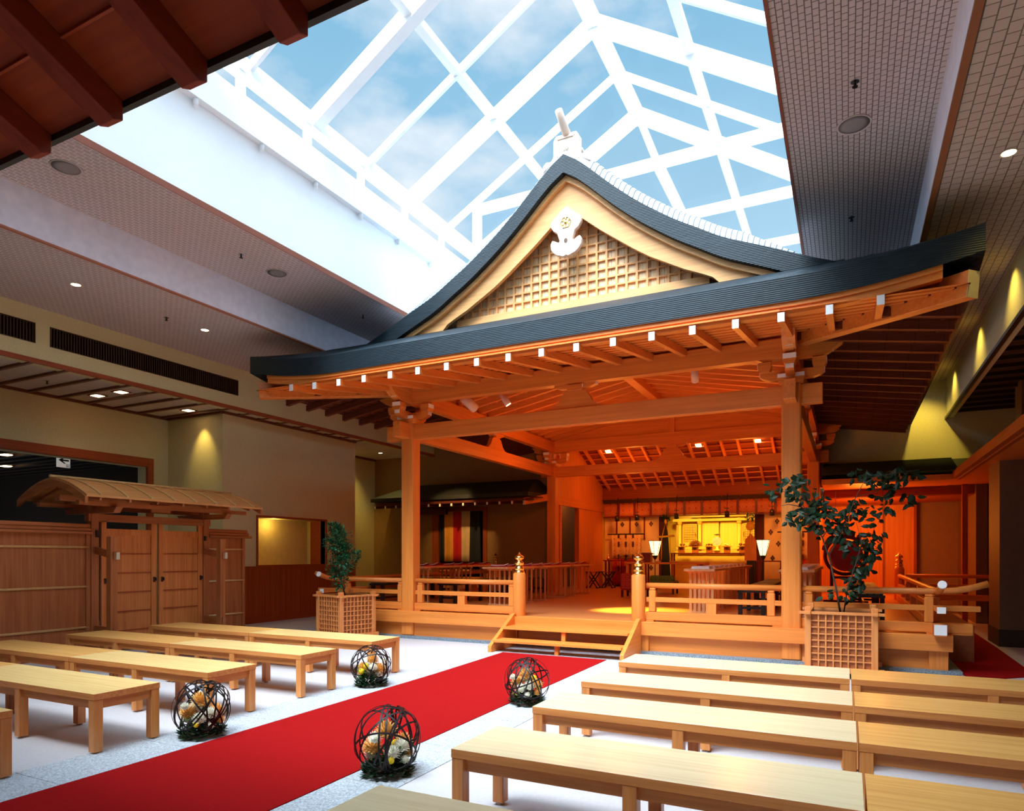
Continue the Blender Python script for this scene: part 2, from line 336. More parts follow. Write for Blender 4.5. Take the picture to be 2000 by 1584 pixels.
# right-hand walls and end walls
BRW = plain('brown_wall', srgb(120, 92, 70), .6, noise=.05)
m = MB(); m.box(2.13, 2.4, 13.2, 13.8, 0, 3.05); m.box(2.13, 6, 12.9, 13.2, 0, 3.05); m.box(2.6, 6, 13.9, 14.4, 3.0, 4.4); m.box(2.4, 2.6, 17.0, 24, 0, 4.4); m.box(2.60, 2.9, -2.5, 11.6, 0, 3.05)
struct(m.build('wall_right', BRW))
m = MB(); m.box(2.115, 2.2, 12.95, 13.8, 0, .27); m.box(2.115, 6, 12.88, 12.95, 0, .27); struct(m.build('baseboard_right', plain('dark_base', srgb(60, 44, 34), .6)))
m = MB(); m.box(-.69, 4.5, 16.6, 16.8, 2.95, 5.1); m.box(-13, 6, 23.8, 24, 0, 5.6); m.box(6.1, 6.15, -2.5, 24, 0, 5.6); struct(m.build('wall_back', WALL))
m = MB(); m.box(-13, 6, -2.7, -2.5, 0, 5.6); m.box(5.9, 6.1, -2.5, 24, 0, 5.6); struct(m.build('wall_near', BRW))
# vertical fluted wall and the glowing cedar doors at the far right
m = MB(); m.box(1.50, 6, 19.6, 19.8, 0, 3.0); struct(m.build('wall_far_right', plain('taupe_panel', srgb(150, 118, 104), .42)))
m = MB(); m.box(-.69, 1.50, 19.5, 19.7, .3, 3.1); struct(m.build('wall_sanctuary_side', wood('smooth_cedar', srgb(222, 142, 74), 'z', rough=.5)))
m = MB(); m.box(.78, .82, 19.46, 19.5, .47, 2.7); m.box(-.5, 1.5, 19.44, 19.5, 2.70, 2.78); m.box(1.46, 1.52, 19.44, 19.5, .47, 2.9); struct(m.build('trim_12', redwood('z')))
lamp('POINT', (.35, 17.7, 2.1), 70, (1.0, .30, .03), size=.4)
# ---- skylight
XR, ZR = -3.5, 9.62; XL, XE, ZE = -6.95, -.57, 7.70; YS0, YS1 = -2.1, 12.25
m = MB(); m.box(-7.15, XL, YS0, 19, 5.67, 7.28); m.box(XL, -6.85, YS0, 19, 6.84, 7.28)
y = 5.43-7
while y < 19: m.cyl((-6.90, y, 6.86), (-6.90, y, 6.75), .035, .028, n=10); y += 1.0
struct(m.build('wall_skylight_left', SKYW))
m = MB(); m.box(XE, XE+.2, YS0, 19, 5.67, 7.75); m.box(-7.15, XE+.2, YS0-.2, YS0, 5.67, 9.9)
struct(m.build('wall_skylight_right', SKYW))
m = MB(); m.box(-7.15, XE+.2, 19, 19.2, 5.62, 8.7); struct(m.build('wall_skylight_back', SKYW))
win = thing('window_1', (XR, 7, ZE), kind='structure')
f = MB(); f.box(-7.07, -6.87, YS0, 19, 7.60, 7.80); f.box(XE-.06, XE+.14, YS0, YS1, 7.60, 7.80); f.build('eave_beam', SKYW, win)
f = MB(); f.beam((XR, YS0, ZR), (XR, YS1+.1, ZR), .17, .24); f.build('ridge_beam', SKYW, win)
f = MB()
for xx in ((XL+XR)/2, (XR+XE)/2): f.beam((xx, YS0, (ZR+ZE)/2), (xx, 19, (ZR+ZE)/2+.0), .13, .12)
f.build('purlin', SKYW, win)
k = 0; y = 7.43-2.39*4
while y < 12.4:
    f = MB(); wd = .17 if k % 2 == 0 else .055; h = .22 if k % 2 == 0 else .12
    f.beam((XL, y, ZE), (XR, y, ZR), wd, h); f.beam((XE, y, ZE), (XR, y, ZR), wd, h)
    f.build('rafter', SKYW, win); y += 2.39/2; k += 1
f = MB(); y = 6.1-1.18*6
while y < 19: f.box(-6.96, -6.88, y-.05, y+.05, 7.28, 7.62); y += 1.18
f.box(-6.97, -6.9, YS0, 19, 7.28, 7.33); f.build('clerestory_frame', SKYW, win)
GL = glass()
f = MB(); f.quad((XL, YS0, ZE+.06), (XL, YS1, ZE+.06), (XR, YS1, ZR+.08), (XR, YS0, ZR+.08)); f.build('pane', GL, win)
f = MB(); f.quad((XE, YS0, ZE+.06), (XE, YS1, ZE+.06), (XR, YS1, ZR+.08), (XR, YS0, ZR+.08)); f.build('pane', GL, win)
f = MB(); f.quad((-6.93, YS0, 7.3), (-6.93, 19, 7.3), (-6.93, 19, 7.62), (-6.93, YS0, 7.62)); f.build('pane', GL, win)
# flat glazed tail beyond the gable end
ZM = (ZR+ZE)/2
win2 = thing('window_2', (XR, 15, ZM), kind='structure')
f = MB()
for yy in (12.25, 14.4, 16.6): f.beam((XL, yy, ZM-.01), (XE, yy, ZM-.01), .17, .16)
f.build('cross_beam', SKYW, win2)
f = MB()
for xx in (-3.15,): f.beam((xx, 12.25, ZM), (xx, 19, ZM), .17, .12)
f.beam((XR, 12.3, ZR), (-3.15, 12.4, ZM), .16, .1)
f.build('long_beam', SKYW, win2)
f = MB(); f.quad((XL, YS1, ZM+.08), (XE, YS1, ZM+.08), (XE, 19, ZM+.08), (XL, 19, ZM+.08)); f.build('pane', GL, win2)
f = MB(); f.beam((XL, 12.25, ZE), (XL, 12.25, ZM), .15, .15); f.beam((XE, 12.25, ZE), (XE, 12.25, ZM), .15, .15); f.build('post', SKYW, win2)
# ---- recessed ceiling lamps
def downlight(x, y, z, lab, r=.055, en=14, col=YEL, cone=95, group='round recessed downlights', glow=(1, .86, .5), es=14):
    t = thing('downlight', (x, y, z), lab, 'ceiling light', group)
    f = MB(); f.lathe([(r*1.15, -.004), (r*1.25, -.012), (r*1.25, 0), (r*1.02, 0)], (x, y, z), 20); f.build('trim_ring', plain('cream_ring', srgb(210, 196, 170), .4), t)
    f = MB(); f.lathe([(r, -.006), (r*.98, -.002)], (x, y, z), 20); f.build('lamp_disc', plain('lamp_glow', (1, 1, 1), .5, emit=glow, es=es), t)
    lamp('SPOT', (x, y, z-.03), en, col, target=(x, y, 0), spot=cone, blend=.7, size=r*.6)
downlight(-9.32, 5.47, 5.094, 'round downlight in the left ceiling nearer the timber eaves')
downlight(-9.33, 7.51, 5.094, 'round downlight in the left ceiling nearer the black roof corner')
downlight(1.30, 7.46, 5.094, 'round downlight at the right edge of the photo', es=18, en=20)
downlight(-11.82, 15.3, 4.32, 'small downlight in the recess beyond the beige bay', r=.05, en=35)
def square_light(x, y, z, lab, en=10, group='square recessed lights in the left soffit'):
    t = thing('square_downlight', (x, y, z), lab, 'ceiling light', group)
    f = MB(); f.box(x-.13, x+.13, y-.11, y+.11, z-.012, z); f.build('trim_frame', wood('batten', srgb(110, 62, 34), 'x'), t)
    f = MB(); f.box(x-.09, x+.09, y-.075, y+.075, z-.016, z-.011); f.build('lamp_panel', plain('lamp_glow_warm', (1, 1, 1), .5, emit=(1, .62, .3), es=9), t)
    lamp('SPOT', (x, y, z-.03), en, (1, .7, .35), target=(x, y, 0), spot=100, blend=.8, size=.05)
square_light(-12.1, 7.48, 4.32, 'left one of the close pair of square lights in the batten soffit')
square_light(-11.46, 7.50, 4.32, 'right one of the close pair of square lights in the batten soffit')
square_light(-11.72, 9.05, 4.32, 'square light in the batten soffit against the beige bay', en=3)
lamp('SPOT', (-11.72, 9.12, 4.27), 30, YEL, target=(-11.72, 9.5, 3.2), spot=60, blend=.9, size=.03)
for (x, y, lab) in ((-14.1, 7.0, 'upper lit strip lamp in the dark corridor ceiling'), (-15.9, 7.9, 'lower lit strip lamp in the dark corridor ceiling')):
    f = MB(); f.box(x-.09, x+.09, y-.07, y+.07, 3.305, 3.32); o = f.build('corridor_lamp', plain('lamp_glow_warm', (1, 1, 1), .5, emit=(1, .62, .3), es=9)); rebase(o, (x, y, 3.32)); tag(o, lab, 'ceiling light')
def speaker(x, y, z, lab, r=.135):
    t = thing('ceiling_speaker', (x, y, z), lab, 'speaker', 'round ceiling speakers')
    f = MB(); f.lathe([(r, -.004), (r*1.12, -.012), (r*1.16, 0), (r, 0)], (x, y, z), 28); f.build('rim', plain('speaker_rim', srgb(200, 188, 184), .6), t)
    f = MB(); f.lathe([(0.004, -.016), (r*.6, -.014), (r*1.02, -.006)], (x, y, z), 28); f.build('grille', plain('speaker_mesh', srgb(140, 132, 132), .7), t)
for u, v, lab in ((129, 327, 'round speaker in the left ceiling strip under the timber eaves'), (541, 533, 'round speaker in the left ceiling strip nearer the pavilion roof'), (1668, 243, 'round speaker in the ceiling strip right of the skylight')):
    d = (5.62-EYE)*FPX/(HZ-v); p = view(u, v, d); speaker(p.x, p.y, 5.62, lab)
def sprinkler(u, v, z, lab):
    d = (z-EYE)*FPX/(HZ-v); p = view(u, v, d)
    t = thing('sprinkler', (p.x, p.y, z), lab, 'sprinkler', 'ceiling sprinklers')
    f = MB(); f.lathe([(.035, -.006), (.035, 0)], p, 14); f.build('escutcheon', plain('chrome', (.6, .6, .6), .25, metal=1), t)
    f = MB(); f.cyl((p.x, p.y, z-.006), (p.x, p.y, z-.045), .012, n=8); f.lathe([(.024, -.05), (.024, -.045)], p, 12); f.build('head', plain('dark_metal', (.05, .05, .05), .4, metal=1), t)
for a in ((1670, 159, 5.62, 'sprinkler above the round speaker in the right ceiling strip'), (1663, 424, 5.62, 'small sprinkler low in the right ceiling strip above the black roof'),
          (471, 497, 5.62, 'sprinkler left of the round speaker in the left ceiling strip'), (709, 616, 5.62, 'sprinkler in the left ceiling strip beside the gable'),
          (325, 620, 5.094, 'sprinkler between the two round downlights of the left ceiling'), (92, 744, 4.32, 'sprinkler in the batten soffit at far left')):
    sprinkler(*a)
# yellow wall washers along the right bulkhead and the end wall
for (x, y) in ((1.50, 15.4), (1.50, 12.6), (1.50, 10.2)):
    lamp('SPOT', (x, y, 5.05), 24, (1.0, .74, .14), target=(1.86, y, 4.35), spot=100, blend=.9, size=.03)
lamp('SPOT', (1.35, 15.7, 5.05), 75, (1.0, .74, .12), target=(1.3, 16.7, 3.3), spot=88, blend=.9, size=.06)
lamp('SPOT', (-12.4, 14.6, 4.25), 60, YEL, target=(-12.83, 15.0, 3.3), spot=70, blend=.8, size=.04)
# exit sign hung in the corridor mouth
t = thing('direction_sign', (-13.5, 7.69, 3.12), 'white hanging sign with a black left arrow in the dark corridor', 'sign')
m = MB(); m.box(-13.52, -13.50, 7.57, 7.815, 3.125, 3.345); m.build('board', plain('sign_white', srgb(232, 232, 226), .5, emit=(.8, .8, .76), es=.25), t)
m = MB(); X = -13.497
m.prism([(7.60, 3.262), (7.70, 3.325), (7.735, 3.325), (7.675, 3.278), (7.79, 3.278), (7.79, 3.246), (7.675, 3.246), (7.735, 3.20), (7.70, 3.20)], 'x', X-.002, X)
m.box(X-.002, X, 7.74, 7.80, 3.135, 3.142); m.box(X-.002, X, 7.74, 7.746, 3.135, 3.19); m.box(X-.002, X, 7.794, 7.80, 3.135, 3.19); m.box(X-.002, X, 7.74, 7.80, 3.184, 3.19); m.box(X-.002, X, 7.757, 7.783, 3.152, 3.17)
m.build('arrow', BLACK, t)
m = MB(); m.box(-13.515, -13.505, 7.60, 7.606, 3.345, 3.42); m.box(-13.515, -13.505, 7.78, 7.786, 3.345, 3.42); m.build('hanger', BLACK, t)
# =================================================================== PAVILION
XC = -3.775
PL, PR = -6.87, -.68          # pillar centres
PF, PB = 9.75, 16.08
ZF = .47
pav = thing('shrine_pavilion', (XC, 12.9, 0), 'large open timber shrine stage under a dark curved hip-and-gable roof', 'shrine stage')
HX, HY, HZm = hinoki('x'), hinoki('y'), hinoki('z')
RX, RY, RZ = hinoki('x'), hinoki('y'), hinoki('z')
# platform
m = MB(); m.box(-8.67, 1.12, 9.66, 20.4, ZF-.05, ZF); m.build('deck', wood('deck_timber', srgb(226, 150, 88), 'x', rough=.3, planks=(1, .24)), pav)
m = MB(); m.box(-8.64, 1.09, 9.68, 20.4, .045, ZF-.05); m.build('platform_skirt', hinoki('x', planks=None), pav)
m = MB(); m.box(-8.67, 1.125, 9.56, 9.665, .275, .475); m.box(-8.69, -8.6, 9.56, 20.4, .275, .474); m.box(1.04, 1.13, 9.60, 20.4, .275, .474); m.build('edge_beam', HX, pav, bevel=.006)
for x in (-8.5, -4.84, -2.70, .98): m = MB(); m.box(x-.1, x+.1, 9.63, 9.75, .045, .275); m.build('base_post', HZm, pav)
for x in (-8.62, 1.05): m = MB(); m.box(x-.06, x+.06, 16, 16.2, .045, .275); m.build('base_post', HZm, pav)
# pillars
for x in (PL, PR):
    for y in (PF, PB):
        m = MB(); m.box(x-.122, x+.122, y-.122, y+.122, .045, 3.73); m.build('pillar', HZm, pav, bevel=.018)
# lintels (head tie beams) with noses
m = MB(); m.box(PL-.46, PR+.38, PF-.075, PF+.075, 3.45, 3.71); m.build('front_lintel', HX, pav, bevel=.006)
m = MB(); m.box(PL-.3, PR+.3, PB-.075, PB+.075, 3.45, 3.71); m.build('rear_lintel', HX, pav, bevel=.006)
for x in (PL, PR): m = MB(); m.box(x-.075, x+.075, PF-.42, PB+.3, 3.46, 3.72); m.build('side_lintel', HY, pav, bevel=.006)
# eave purlins with curved noses
def nosed(a, b, z0, z1, nose=.34):
    h = z1-z0; pts = [(a, z1), (a, z0+h*.72), (a+.03, z0+h*.62)]
    for i in range(6): t = i/5; pts.append((a+.05+(nose-.05)*t, z0+h*(.5*(1-t)**2*.9)))
    q = [(b-(p[0]-a), p[1]) for p in pts][::-1]; return pts+q
m = MB(); m.prism(nosed(PL-.68, PR+.66, 4.09, 4.35), 'y', PF-.08, PF+.08); m.build('eave_purlin', HX, pav)
m = MB(); m.prism(nosed(PL-.6, PR+.6, 4.09, 4.37), 'y', PB-.08, PB+.08); m.build('eave_purlin', HX, pav)
for x in (PL, PR): m = MB(); m.prism(nosed(PF-.68, PB+.6, 4.09, 4.35), 'x', x-.08, x+.08); m.build('eave_purlin', HY, pav)
# bracket sets on the pillars
def bracket(x, y):
    b = MB()
    b.prism([(-.15, 3.72), (.15, 3.72), (.17, 3.80), (.17, 3.855), (-.17, 3.855), (-.17, 3.80)], 'y', -.17, .17)
    def arm(L, z0, z1, ax):
        pts = [(-L, z1), (-L, z0+.06), (-L+.05, z0+.025), (-L+.13, z0), (L-.13, z0), (L-.05, z0+.025), (L, z0+.06), (L, z1)]
        b.prism([(p[0], p[1]+(.004 if ax == 'x' else 0)) for p in pts], ax, -.055, .055)
    arm(.40, 3.80, 3.92, 'y'); arm(.40, 3.80, 3.92, 'x'); arm(.50, 4.07, 4.17, 'x'); arm(.50, 4.07, 4.17, 'y')
    for dx, dy in ((.34, 0), (-.34, 0), (0, .34), (0, -.34)):
        b.prism([(dx-.065, 3.921), (dx+.065, 3.921), (dx+.085, 3.975), (dx+.085, 4.05), (dx-.085, 4.05), (dx-.085, 3.975)], 'y', dy-.085, dy+.085)
    bmesh.ops.translate(b.bm, verts=b.bm.verts, vec=(x, y, 0))
    o = b.build('bracket', HX, pav)
    def E(*q):
        e = MB(); e.box(*q); e.build('white_end', ENDW, o)
    for L, z0, z1, s in ((.40, 3.86, 3.915, .05), (.50, 4.12, 4.165, .05)):
        E(x-s, x+s, y-L-.004, y-L, z0, z1); E(x-L-.004, x-L, y-s, y+s, z0, z1); E(x+L, x+L+.004, y-s, y+s, z0, z1)
    E(x-.165, x+.165, y-.174, y-.17, 3.80, 3.85); E(x-.08, x+.08, y-.429, y-.425, 3.98, 4.045); E(x-.43, x-.425, y-.08, y+.08, 3.98, 4.045)
    E(x+.425, x+.43, y-.08, y+.08, 3.98, 4.045)
for x in (PL, PR):
    for y in (PF, PB): bracket(x, y)
# frog-leg struts between lintel and purlin
def froglegs(c, ax):
    P = [(-.50, 0), (-.46, .02), (-.38, .03), (-.28, .10), (-.24, .17), (-.19, .245), (-.12, .27), (.12, .27), (.19, .245), (.24, .17), (.28, .10), (.38, .03), (.46, .02), (.50, 0)]
    cap = [(-.10, .27), (.10, .27), (.13, .31), (.13, .355), (-.13, .355), (-.13, .31)]
    arm = [(-.34, .38), (-.34, .345), (-.24, .31), (.24, .31), (.34, .345), (.34, .38)]
    b = MB(); i = 0 if ax == 'y' else 1
    for pts, t in ((P, .045), (cap, .085), (arm, .05)):
        pp = [(c[i]+p[0], c[2]+p[1]) for p in pts]; k = c[1-i]; b.prism(pp, ax, k-t, k+t)
    o = b.build('frog_leg_strut', HX, pav)
    e = MB()
    if ax == 'y': e.box(c[0]+.34, c[0]+.344, c[1]-.05, c[1]+.05, c[2]+.345, c[2]+.38); e.box(c[0]+.13, c[0]+.133, c[1]-.08, c[1]+.08, c[2]+.31, c[2]+.355)
    else: e.box(c[0]-.05, c[0]+.05, c[1]-.344, c[1]-.34, c[2]+.345, c[2]+.38); e.box(c[0]-.08, c[0]+.08, c[1]-.133, c[1]-.13, c[2]+.31, c[2]+.355)
    e.build('white_end', ENDW, o)
froglegs((XC, PF, 3.71), 'y'); froglegs((XC, PB, 3.71), 'y'); froglegs((PL, 12.9, 3.71), 'x'); froglegs((PR, 12.9, 3.71), 'x')
# roof height field
SP = [(0, 7.38), (.2, 7.25), (.4, 7.08), (.67, 6.81), (1.12, 6.42), (1.65, 6.04), (1.95, 5.87), (2.25, 5.68), (2.88, 5.41), (3.27, 5.23), (3.57, 5.10), (4.3, 4.77), (4.97, 4.48), (5.3, 4.36)]
def S(u):
    u = abs(u)
    for (a, za), (b, zb) in zip(SP, SP[1:]):
        if u <= b: return za+(zb-za)*(u-a)/(b-a)
    return SP[-1][1]
def smoothS(u): return (S(u-.12)+S(u)+S(u+.12))/3 if abs(u) > .3 else S(u)
YE = 7.90; YB = 18.9; UE = 4.97
def lift(a, b):
    t = max(0, min(1, (min(a, b)-3.2)/1.77)); return .20*t*t
def ztop(x, y):
    a = abs(x-XC); b = UE-(y-YE); return min(smoothS(a), smoothS(b))+lift(a, b) if b > 0 else smoothS(a)
ROOF = None
def roofmat():
    m, b = newmat('dark_shingle'); t = m.node_tree; N = t.nodes.new; Lk = t.links.new
    tc = N('ShaderNodeTexCoord'); mp = N('ShaderNodeMapping'); mp.inputs['Scale'].default_value = (1, 1, 14); Lk(tc.outputs['Object'], mp.inputs[0])
    nz = N('ShaderNodeTexNoise'); nz.inputs['Scale'].default_value = 5; nz.inputs['Detail'].default_value = 6; Lk(mp.outputs[0], nz.inputs['Vector'])
    r = N('ShaderNodeValToRGB'); Lk(nz.outputs[0], r.inputs[0]); r.color_ramp.elements[0].position = .3; r.color_ramp.elements[1].position = .7
    r.color_ramp.elements[0].color = (.006, .013, .018, 1); r.color_ramp.elements[1].color = (.014, .027, .036, 1); Lk(r.outputs[0], b.inputs['Base Color'])
    b.inputs['Roughness'].default_value = .5; b.inputs['Specular IOR Level'].default_value = .28
    wv = N('ShaderNodeTexWave'); wv.bands_direction = 'Z'; wv.inputs['Scale'].default_value = 14; wv.inputs['Distortion'].default_value = .6; Lk(tc.outputs['Object'], wv.inputs[0])
    bp = N('ShaderNodeBump'); bp.inputs['Strength'].default_value = .25; bp.inputs['Distance'].default_value = .01; Lk(wv.outputs[1], bp.inputs['Height']); Lk(bp.outputs[0], b.inputs['Normal'])
    return m
ROOFM = roofmat()
def slab(name, xs, ys, zf, thick, mat, parent, round_edge=False, hole=None):
    b = MB(); T = {}; Bo = {}
    for i, x in enumerate(xs):
        for j, y in enumerate(ys):
            z = zf(x, y); T[i, j] = b.bm.verts.new((x, y, z)); Bo[i, j] = b.bm.verts.new((x, y, z-thick))
    ni, nj = len(xs)-1, len(ys)-1; have = set()
    for i in range(ni):
        for j in range(nj):
            if hole and hole((xs[i]+xs[i+1])/2, (ys[j]+ys[j+1])/2): continue
            have.add((i, j))
            f = b.bm.faces.new((T[i, j], T[i+1, j], T[i+1, j+1], T[i, j+1])); f.smooth = True
            b.bm.faces.new((Bo[i, j], Bo[i, j+1], Bo[i+1, j+1], Bo[i+1, j]))
    for (i, j) in have:
        for (di, dj, p, q) in ((0, -1, (i, j), (i+1, j)), (0, 1, (i+1, j+1), (i, j+1)), (-1, 0, (i, j+1), (i, j)), (1, 0, (i+1, j), (i+1, j+1))):
            if (i+di, j+dj) not in have: b.bm.faces.new((T[p], T[q], Bo[q], Bo[p]))
    for v in [v for v in b.bm.verts if not v.link_faces]: b.bm.verts.remove(v)
    return b.build(name, mat, parent)
def fr(a, b, n): return [a+(b-a)*i/n for i in range(n+1)]
xs = sorted(set([round(XC+u, 4) for u in fr(-UE, UE, 64)]))
slab('skirt_roof', xs, fr(YE, 9.23, 10), ztop, .27, ROOFM, pav)
slab('skirt_roof', [x for x in xs if abs(x-XC) <= 3.75], fr(9.23, 9.70, 4), lambda x, y: smoothS(UE-(y-YE)), .2, ROOFM, pav)
def zside(x, y):
    a = abs(x-XC); b = UE-(y-YE); return smoothS(a)+(lift(a, b) if b > 3.2 else 0)
slab('main_roof', sorted(set([round(XC+u, 4) for u in fr(-UE, UE, 100)])), [9.23, 9.5, 10, 12, 14, 16, YB], zside, .27, ROOFM, pav)
# swelling upper shell of the roof with its ribbed courses
def shellz(u, y):
    k = max(0, min(1, (y-9.235)/.30)); f = max(0, min(1, (3.7-abs(u))/1.2)); return smoothS(u)-.01+.25*math.sin(k*PI/2)*f
SHELL = plain('sky_glare_roof', (.42, .48, .54), .4, metal=.0, spec=.6)  # sky glare on the dark roof, put into a pale base colour
slab('upper_shell', sorted(set([round(XC+u, 4) for u in fr(-3.7, 3.7, 90)])), [9.235, 9.26, 9.30, 9.35, 9.42, 9.5, 9.6, 12, 16], lambda x, y: shellz(x-XC, y), .1, SHELL, pav)
m = MB()
for s in (1, -1):
    u = .42
    while u < 3.6:
        m.tube([(XC+s*u, y, shellz(u, y)+.002) for y in (9.24, 9.28, 9.33, 9.40, 9.5, 9.7, 10.4)], .007, n=5); u += .07
m.build('shingle_courses', plain('course_edge', (.10, .13, .17), .5), pav)['kind'] = 'stuff'
# ridge box and end ornament
CREAM = plain('cream_carving', srgb(226, 200, 180), .55, noise=.02)
m = MB(); m.box(XC-.15, XC+.15, 9.55, 16, 7.25, 7.55); m.box(XC-.2, XC+.2, 9.5, 16, 7.53, 7.58); m.build('ridge_cap', CREAM, pav, bevel=.01)
m = MB(); o = [(-.46, -.12), (-.46, -.02), (-.40, .03), (-.30, .02), (-.25, .08), (-.25, .33), (-.20, .40), (.20, .40), (.25, .33), (.25, .08), (.30, .02), (.40, .03), (.46, -.02), (.46, -.12), (.2, .0), (-.2, .0)]
m.prism([(XC+p[0]*.82, 7.36+p[1]*.95) for p in o], 'y', 9.33, 9.47)
g = m.build('ridge_end_ornament', CREAM, pav, bevel=.012)
m = MB(); m.box(XC-.14, XC-.125, 9.318, 9.335, 7.42, 7.68); m.box(XC+.125, XC+.14, 9.318, 9.335, 7.42, 7.68); m.box(XC-.14, XC+.14, 9.318, 9.335, 7.67, 7.685); m.lathe([(.055, 0), (.04, .02), (.001, .028)], (0, 0, 0), 20)
bm2 = m.bm
for v in [v for v in bm2.verts if abs(v.co.x) < .2 and abs(v.co.y) < .2]: v.co = Vector((XC+v.co.x, 9.335-v.co.z, 7.52+v.co.y))
m.build('relief', CREAM, g)
m = MB(); m.cyl((XC, 9.45, 7.70), (XC, 9.05, 7.92), .065, .055, n=16); m.build('ridge_peg', CREAM, g)
# bargeboards
m = MB()
def lo(u): 
    T = [(0, 6.66), (.24, 6.45), (.54, 6.2), (1.02, 5.84), (1.24, 5.69), (1.74, 5.41), (2.05, 5.27), (2.14, 5.22)]
    for (a, za), (b, zb) in zip(T, T[1:]):
        if u <= b: return za+(zb-za)*(u-a)/(b-a)
    return 5.2
for s in (-1, 1):
    for k in range(24):
        u0, u1 = 3.0*k/24, 3.0*(k+1)/24
        for (y0, y1, off, f) in ((9.40, 9.47, .30, 1),):
            a0, a1 = smoothS(u0)-.27, smoothS(u1)-.27; b0, b1 = max(lo(u0), a0-.55) if u0 < 2.14 else 5.1, max(lo(u1), a1-.55) if u1 < 2.14 else 5.1
            b0 = min(b0, a0-.02); b1 = min(b1, a1-.02)
            m.prism([(XC+s*u0, a0), (XC+s*u1, a1), (XC+s*u1, b1), (XC+s*u0, b0)], 'y', y0, y1)
m.build('bargeboard', wood('pale_hinoki', srgb(240, 178, 112), 'x'), pav)
m = MB()
for s in (-1, 1):
    for k in range(24):
        u0, u1 = 3.05*k/24, 3.05*(k+1)/24; a0, a1 = smoothS(u0)-.262, smoothS(u1)-.262
        m.prism([(XC+s*u0, a0), (XC+s*u1, a1), (XC+s*u1, a1-.09), (XC+s*u0, a0-.09)], 'y', 9.33, 9.41)
m.build('verge_moulding', wood('pale_hinoki', srgb(240, 178, 112), 'x'), pav)
# gable wall with lattice
m = MB(); pts = []
for k in range(-20, 21):
    u = 2.6*k/20; pts.append((XC+u, smoothS(u)-.35))
m.prism(pts+[(XC+2.6, 5.1), (XC-2.6, 5.1)], 'y', 9.665, 9.72); m.build('gable_board', wood('gable_board', srgb(254, 218, 168), 'z', planks=(0, .2)), pav)
m = MB(); x = XC-2.1
while x < XC+2.1:
    zt = smoothS(abs(x-XC))-.42
    if zt > 5.36: m.box(x-.016, x+.016, 9.625, 9.664, 5.30, zt)
    x += .155
z = 5.47
while z < 6.7:
    u = 0
    while smoothS(u)-.42 > z: u += .02
    m.box(XC-u, XC+u, 9.63, 9.66, z-.012, z+.012); z += .135
m.build('gable_lattice', wood('pale_hinoki', srgb(240, 178, 112), 'z'), pav)
m = MB(); m.box(XC-2.05, XC+2.05, 9.58, 9.70, 5.22, 5.335); m.build('gable_sill', wood('pale_hinoki', srgb(240, 178, 112), 'x'), pav)
# carved pendant under the apex
g = [(0, 0), (.24, -.20), (.245, -.27), (.20, -.34), (.14, -.38), (.115, -.46), (.10, -.50), (.12, -.52), (.17, -.49), (.22, -.47), (.25, -.52), (.245, -.60), (.20, -.66), (.15, -.70), (.09, -.72), (.04, -.74), (0, -.72)]
m = MB(); pts = [(XC+p[0], 6.66+p[1]*1.02) for p in g]+[(XC-p[0], 6.66+p[1]*1.02) for p in g[::-1][1:-1]]
m.prism(pts, 'y', 9.33, 9.40); gp = m.build('gable_pendant', CREAM, pav, bevel=.008)
m = MB(); m.lathe([(.03, 0), (.022, .014), (.001, .02)], (0, 0, 0), 12)
m.tube([(.085*math.cos(PI/3*k), .085*math.sin(PI/3*k), .006) for k in range(7)], .006, n=5)
for k in range(6):
    a = PI/3*k; m.lathe([(.018, 0), (.01, .014)], (.056*math.cos(a+.5), .056*math.sin(a+.5), 0), 8)
for v in m.bm.verts: v.co = Vector((XC+v.co.x, 9.33-v.co.z, 6.41+v.co.y))
m.build('gold_crest', GOLD, gp)
m = MB(); m.lathe([(.028, 0), (.028, .004)], (0, 0, 0), 14)
for v in m.bm.verts: v.co = Vector((XC+v.co.x, 9.33-v.co.z, 6.14+v.co.y*1.3))
m.build('pierced_hole', plain('shadow_hole', (.12, .07, .04), .8), gp)
# eave fascia boards (follow the upturned eave) and boarding under the eaves
def eavez(x, y): return ztop(x, y)-.27
xe = fr(XC-4.62, XC+4.62, 48)
m = MB()
for a, b in zip(xe, xe[1:]):
    za, zb = eavez(a, YE+.02), eavez(b, YE+.02)
    for (y0, y1, t, h) in ((7.925, 7.99, .0, .055), (7.945, 8.05, .055, .075)):
        m.bm.faces.ensure_lookup_table() if False else None
        for_pts = [(a, za-t), (b, zb-t), (b, zb-t-h), (a, za-t-h)]; m.prism(for_pts, 'y', y0, y1)
m.build('eave_fascia', HX, pav)
ys = fr(8.2, 17.5, 40)
for s in (-1, 1):
    m = MB()
    for a, b in zip(ys, ys[1:]):
        x0 = XC+s*(UE-.08)
        za, zb = eavez(XC+s*(UE-.02), a), eavez(XC+s*(UE-.02), b)
        m.prism([(a, za), (b, zb), (b, zb-.1), (a, za-.1)], 'x', min(x0, x0-s*.09), max(x0, x0-s*.09))
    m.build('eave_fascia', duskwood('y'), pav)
SL = .155                                        # slope of the rafters under the eave
def zraf(b): return 4.118+ (b)*SL               # underside of boarding at distance b behind the rafter tips
BOARD = hinoki('y', planks=None)
m = MB()   # boarding: front, left, right
yt = 7.90
m.prism([(yt, zraf(0)), (PF, zraf(PF-yt)), (PF, zraf(PF-yt)+.02), (yt, zraf(0)+.02)], 'x', XC-3.1, XC+3.1)
for s in (-1, 1):
    o0 = 4.85; m.quad((XC+s*o0, yt, zraf(0)), (XC+s*3.1, PF, zraf(PF-yt)), (XC+s*3.1, yt, zraf(0)))
m.build('eave_boarding', hinoki('y'), pav)
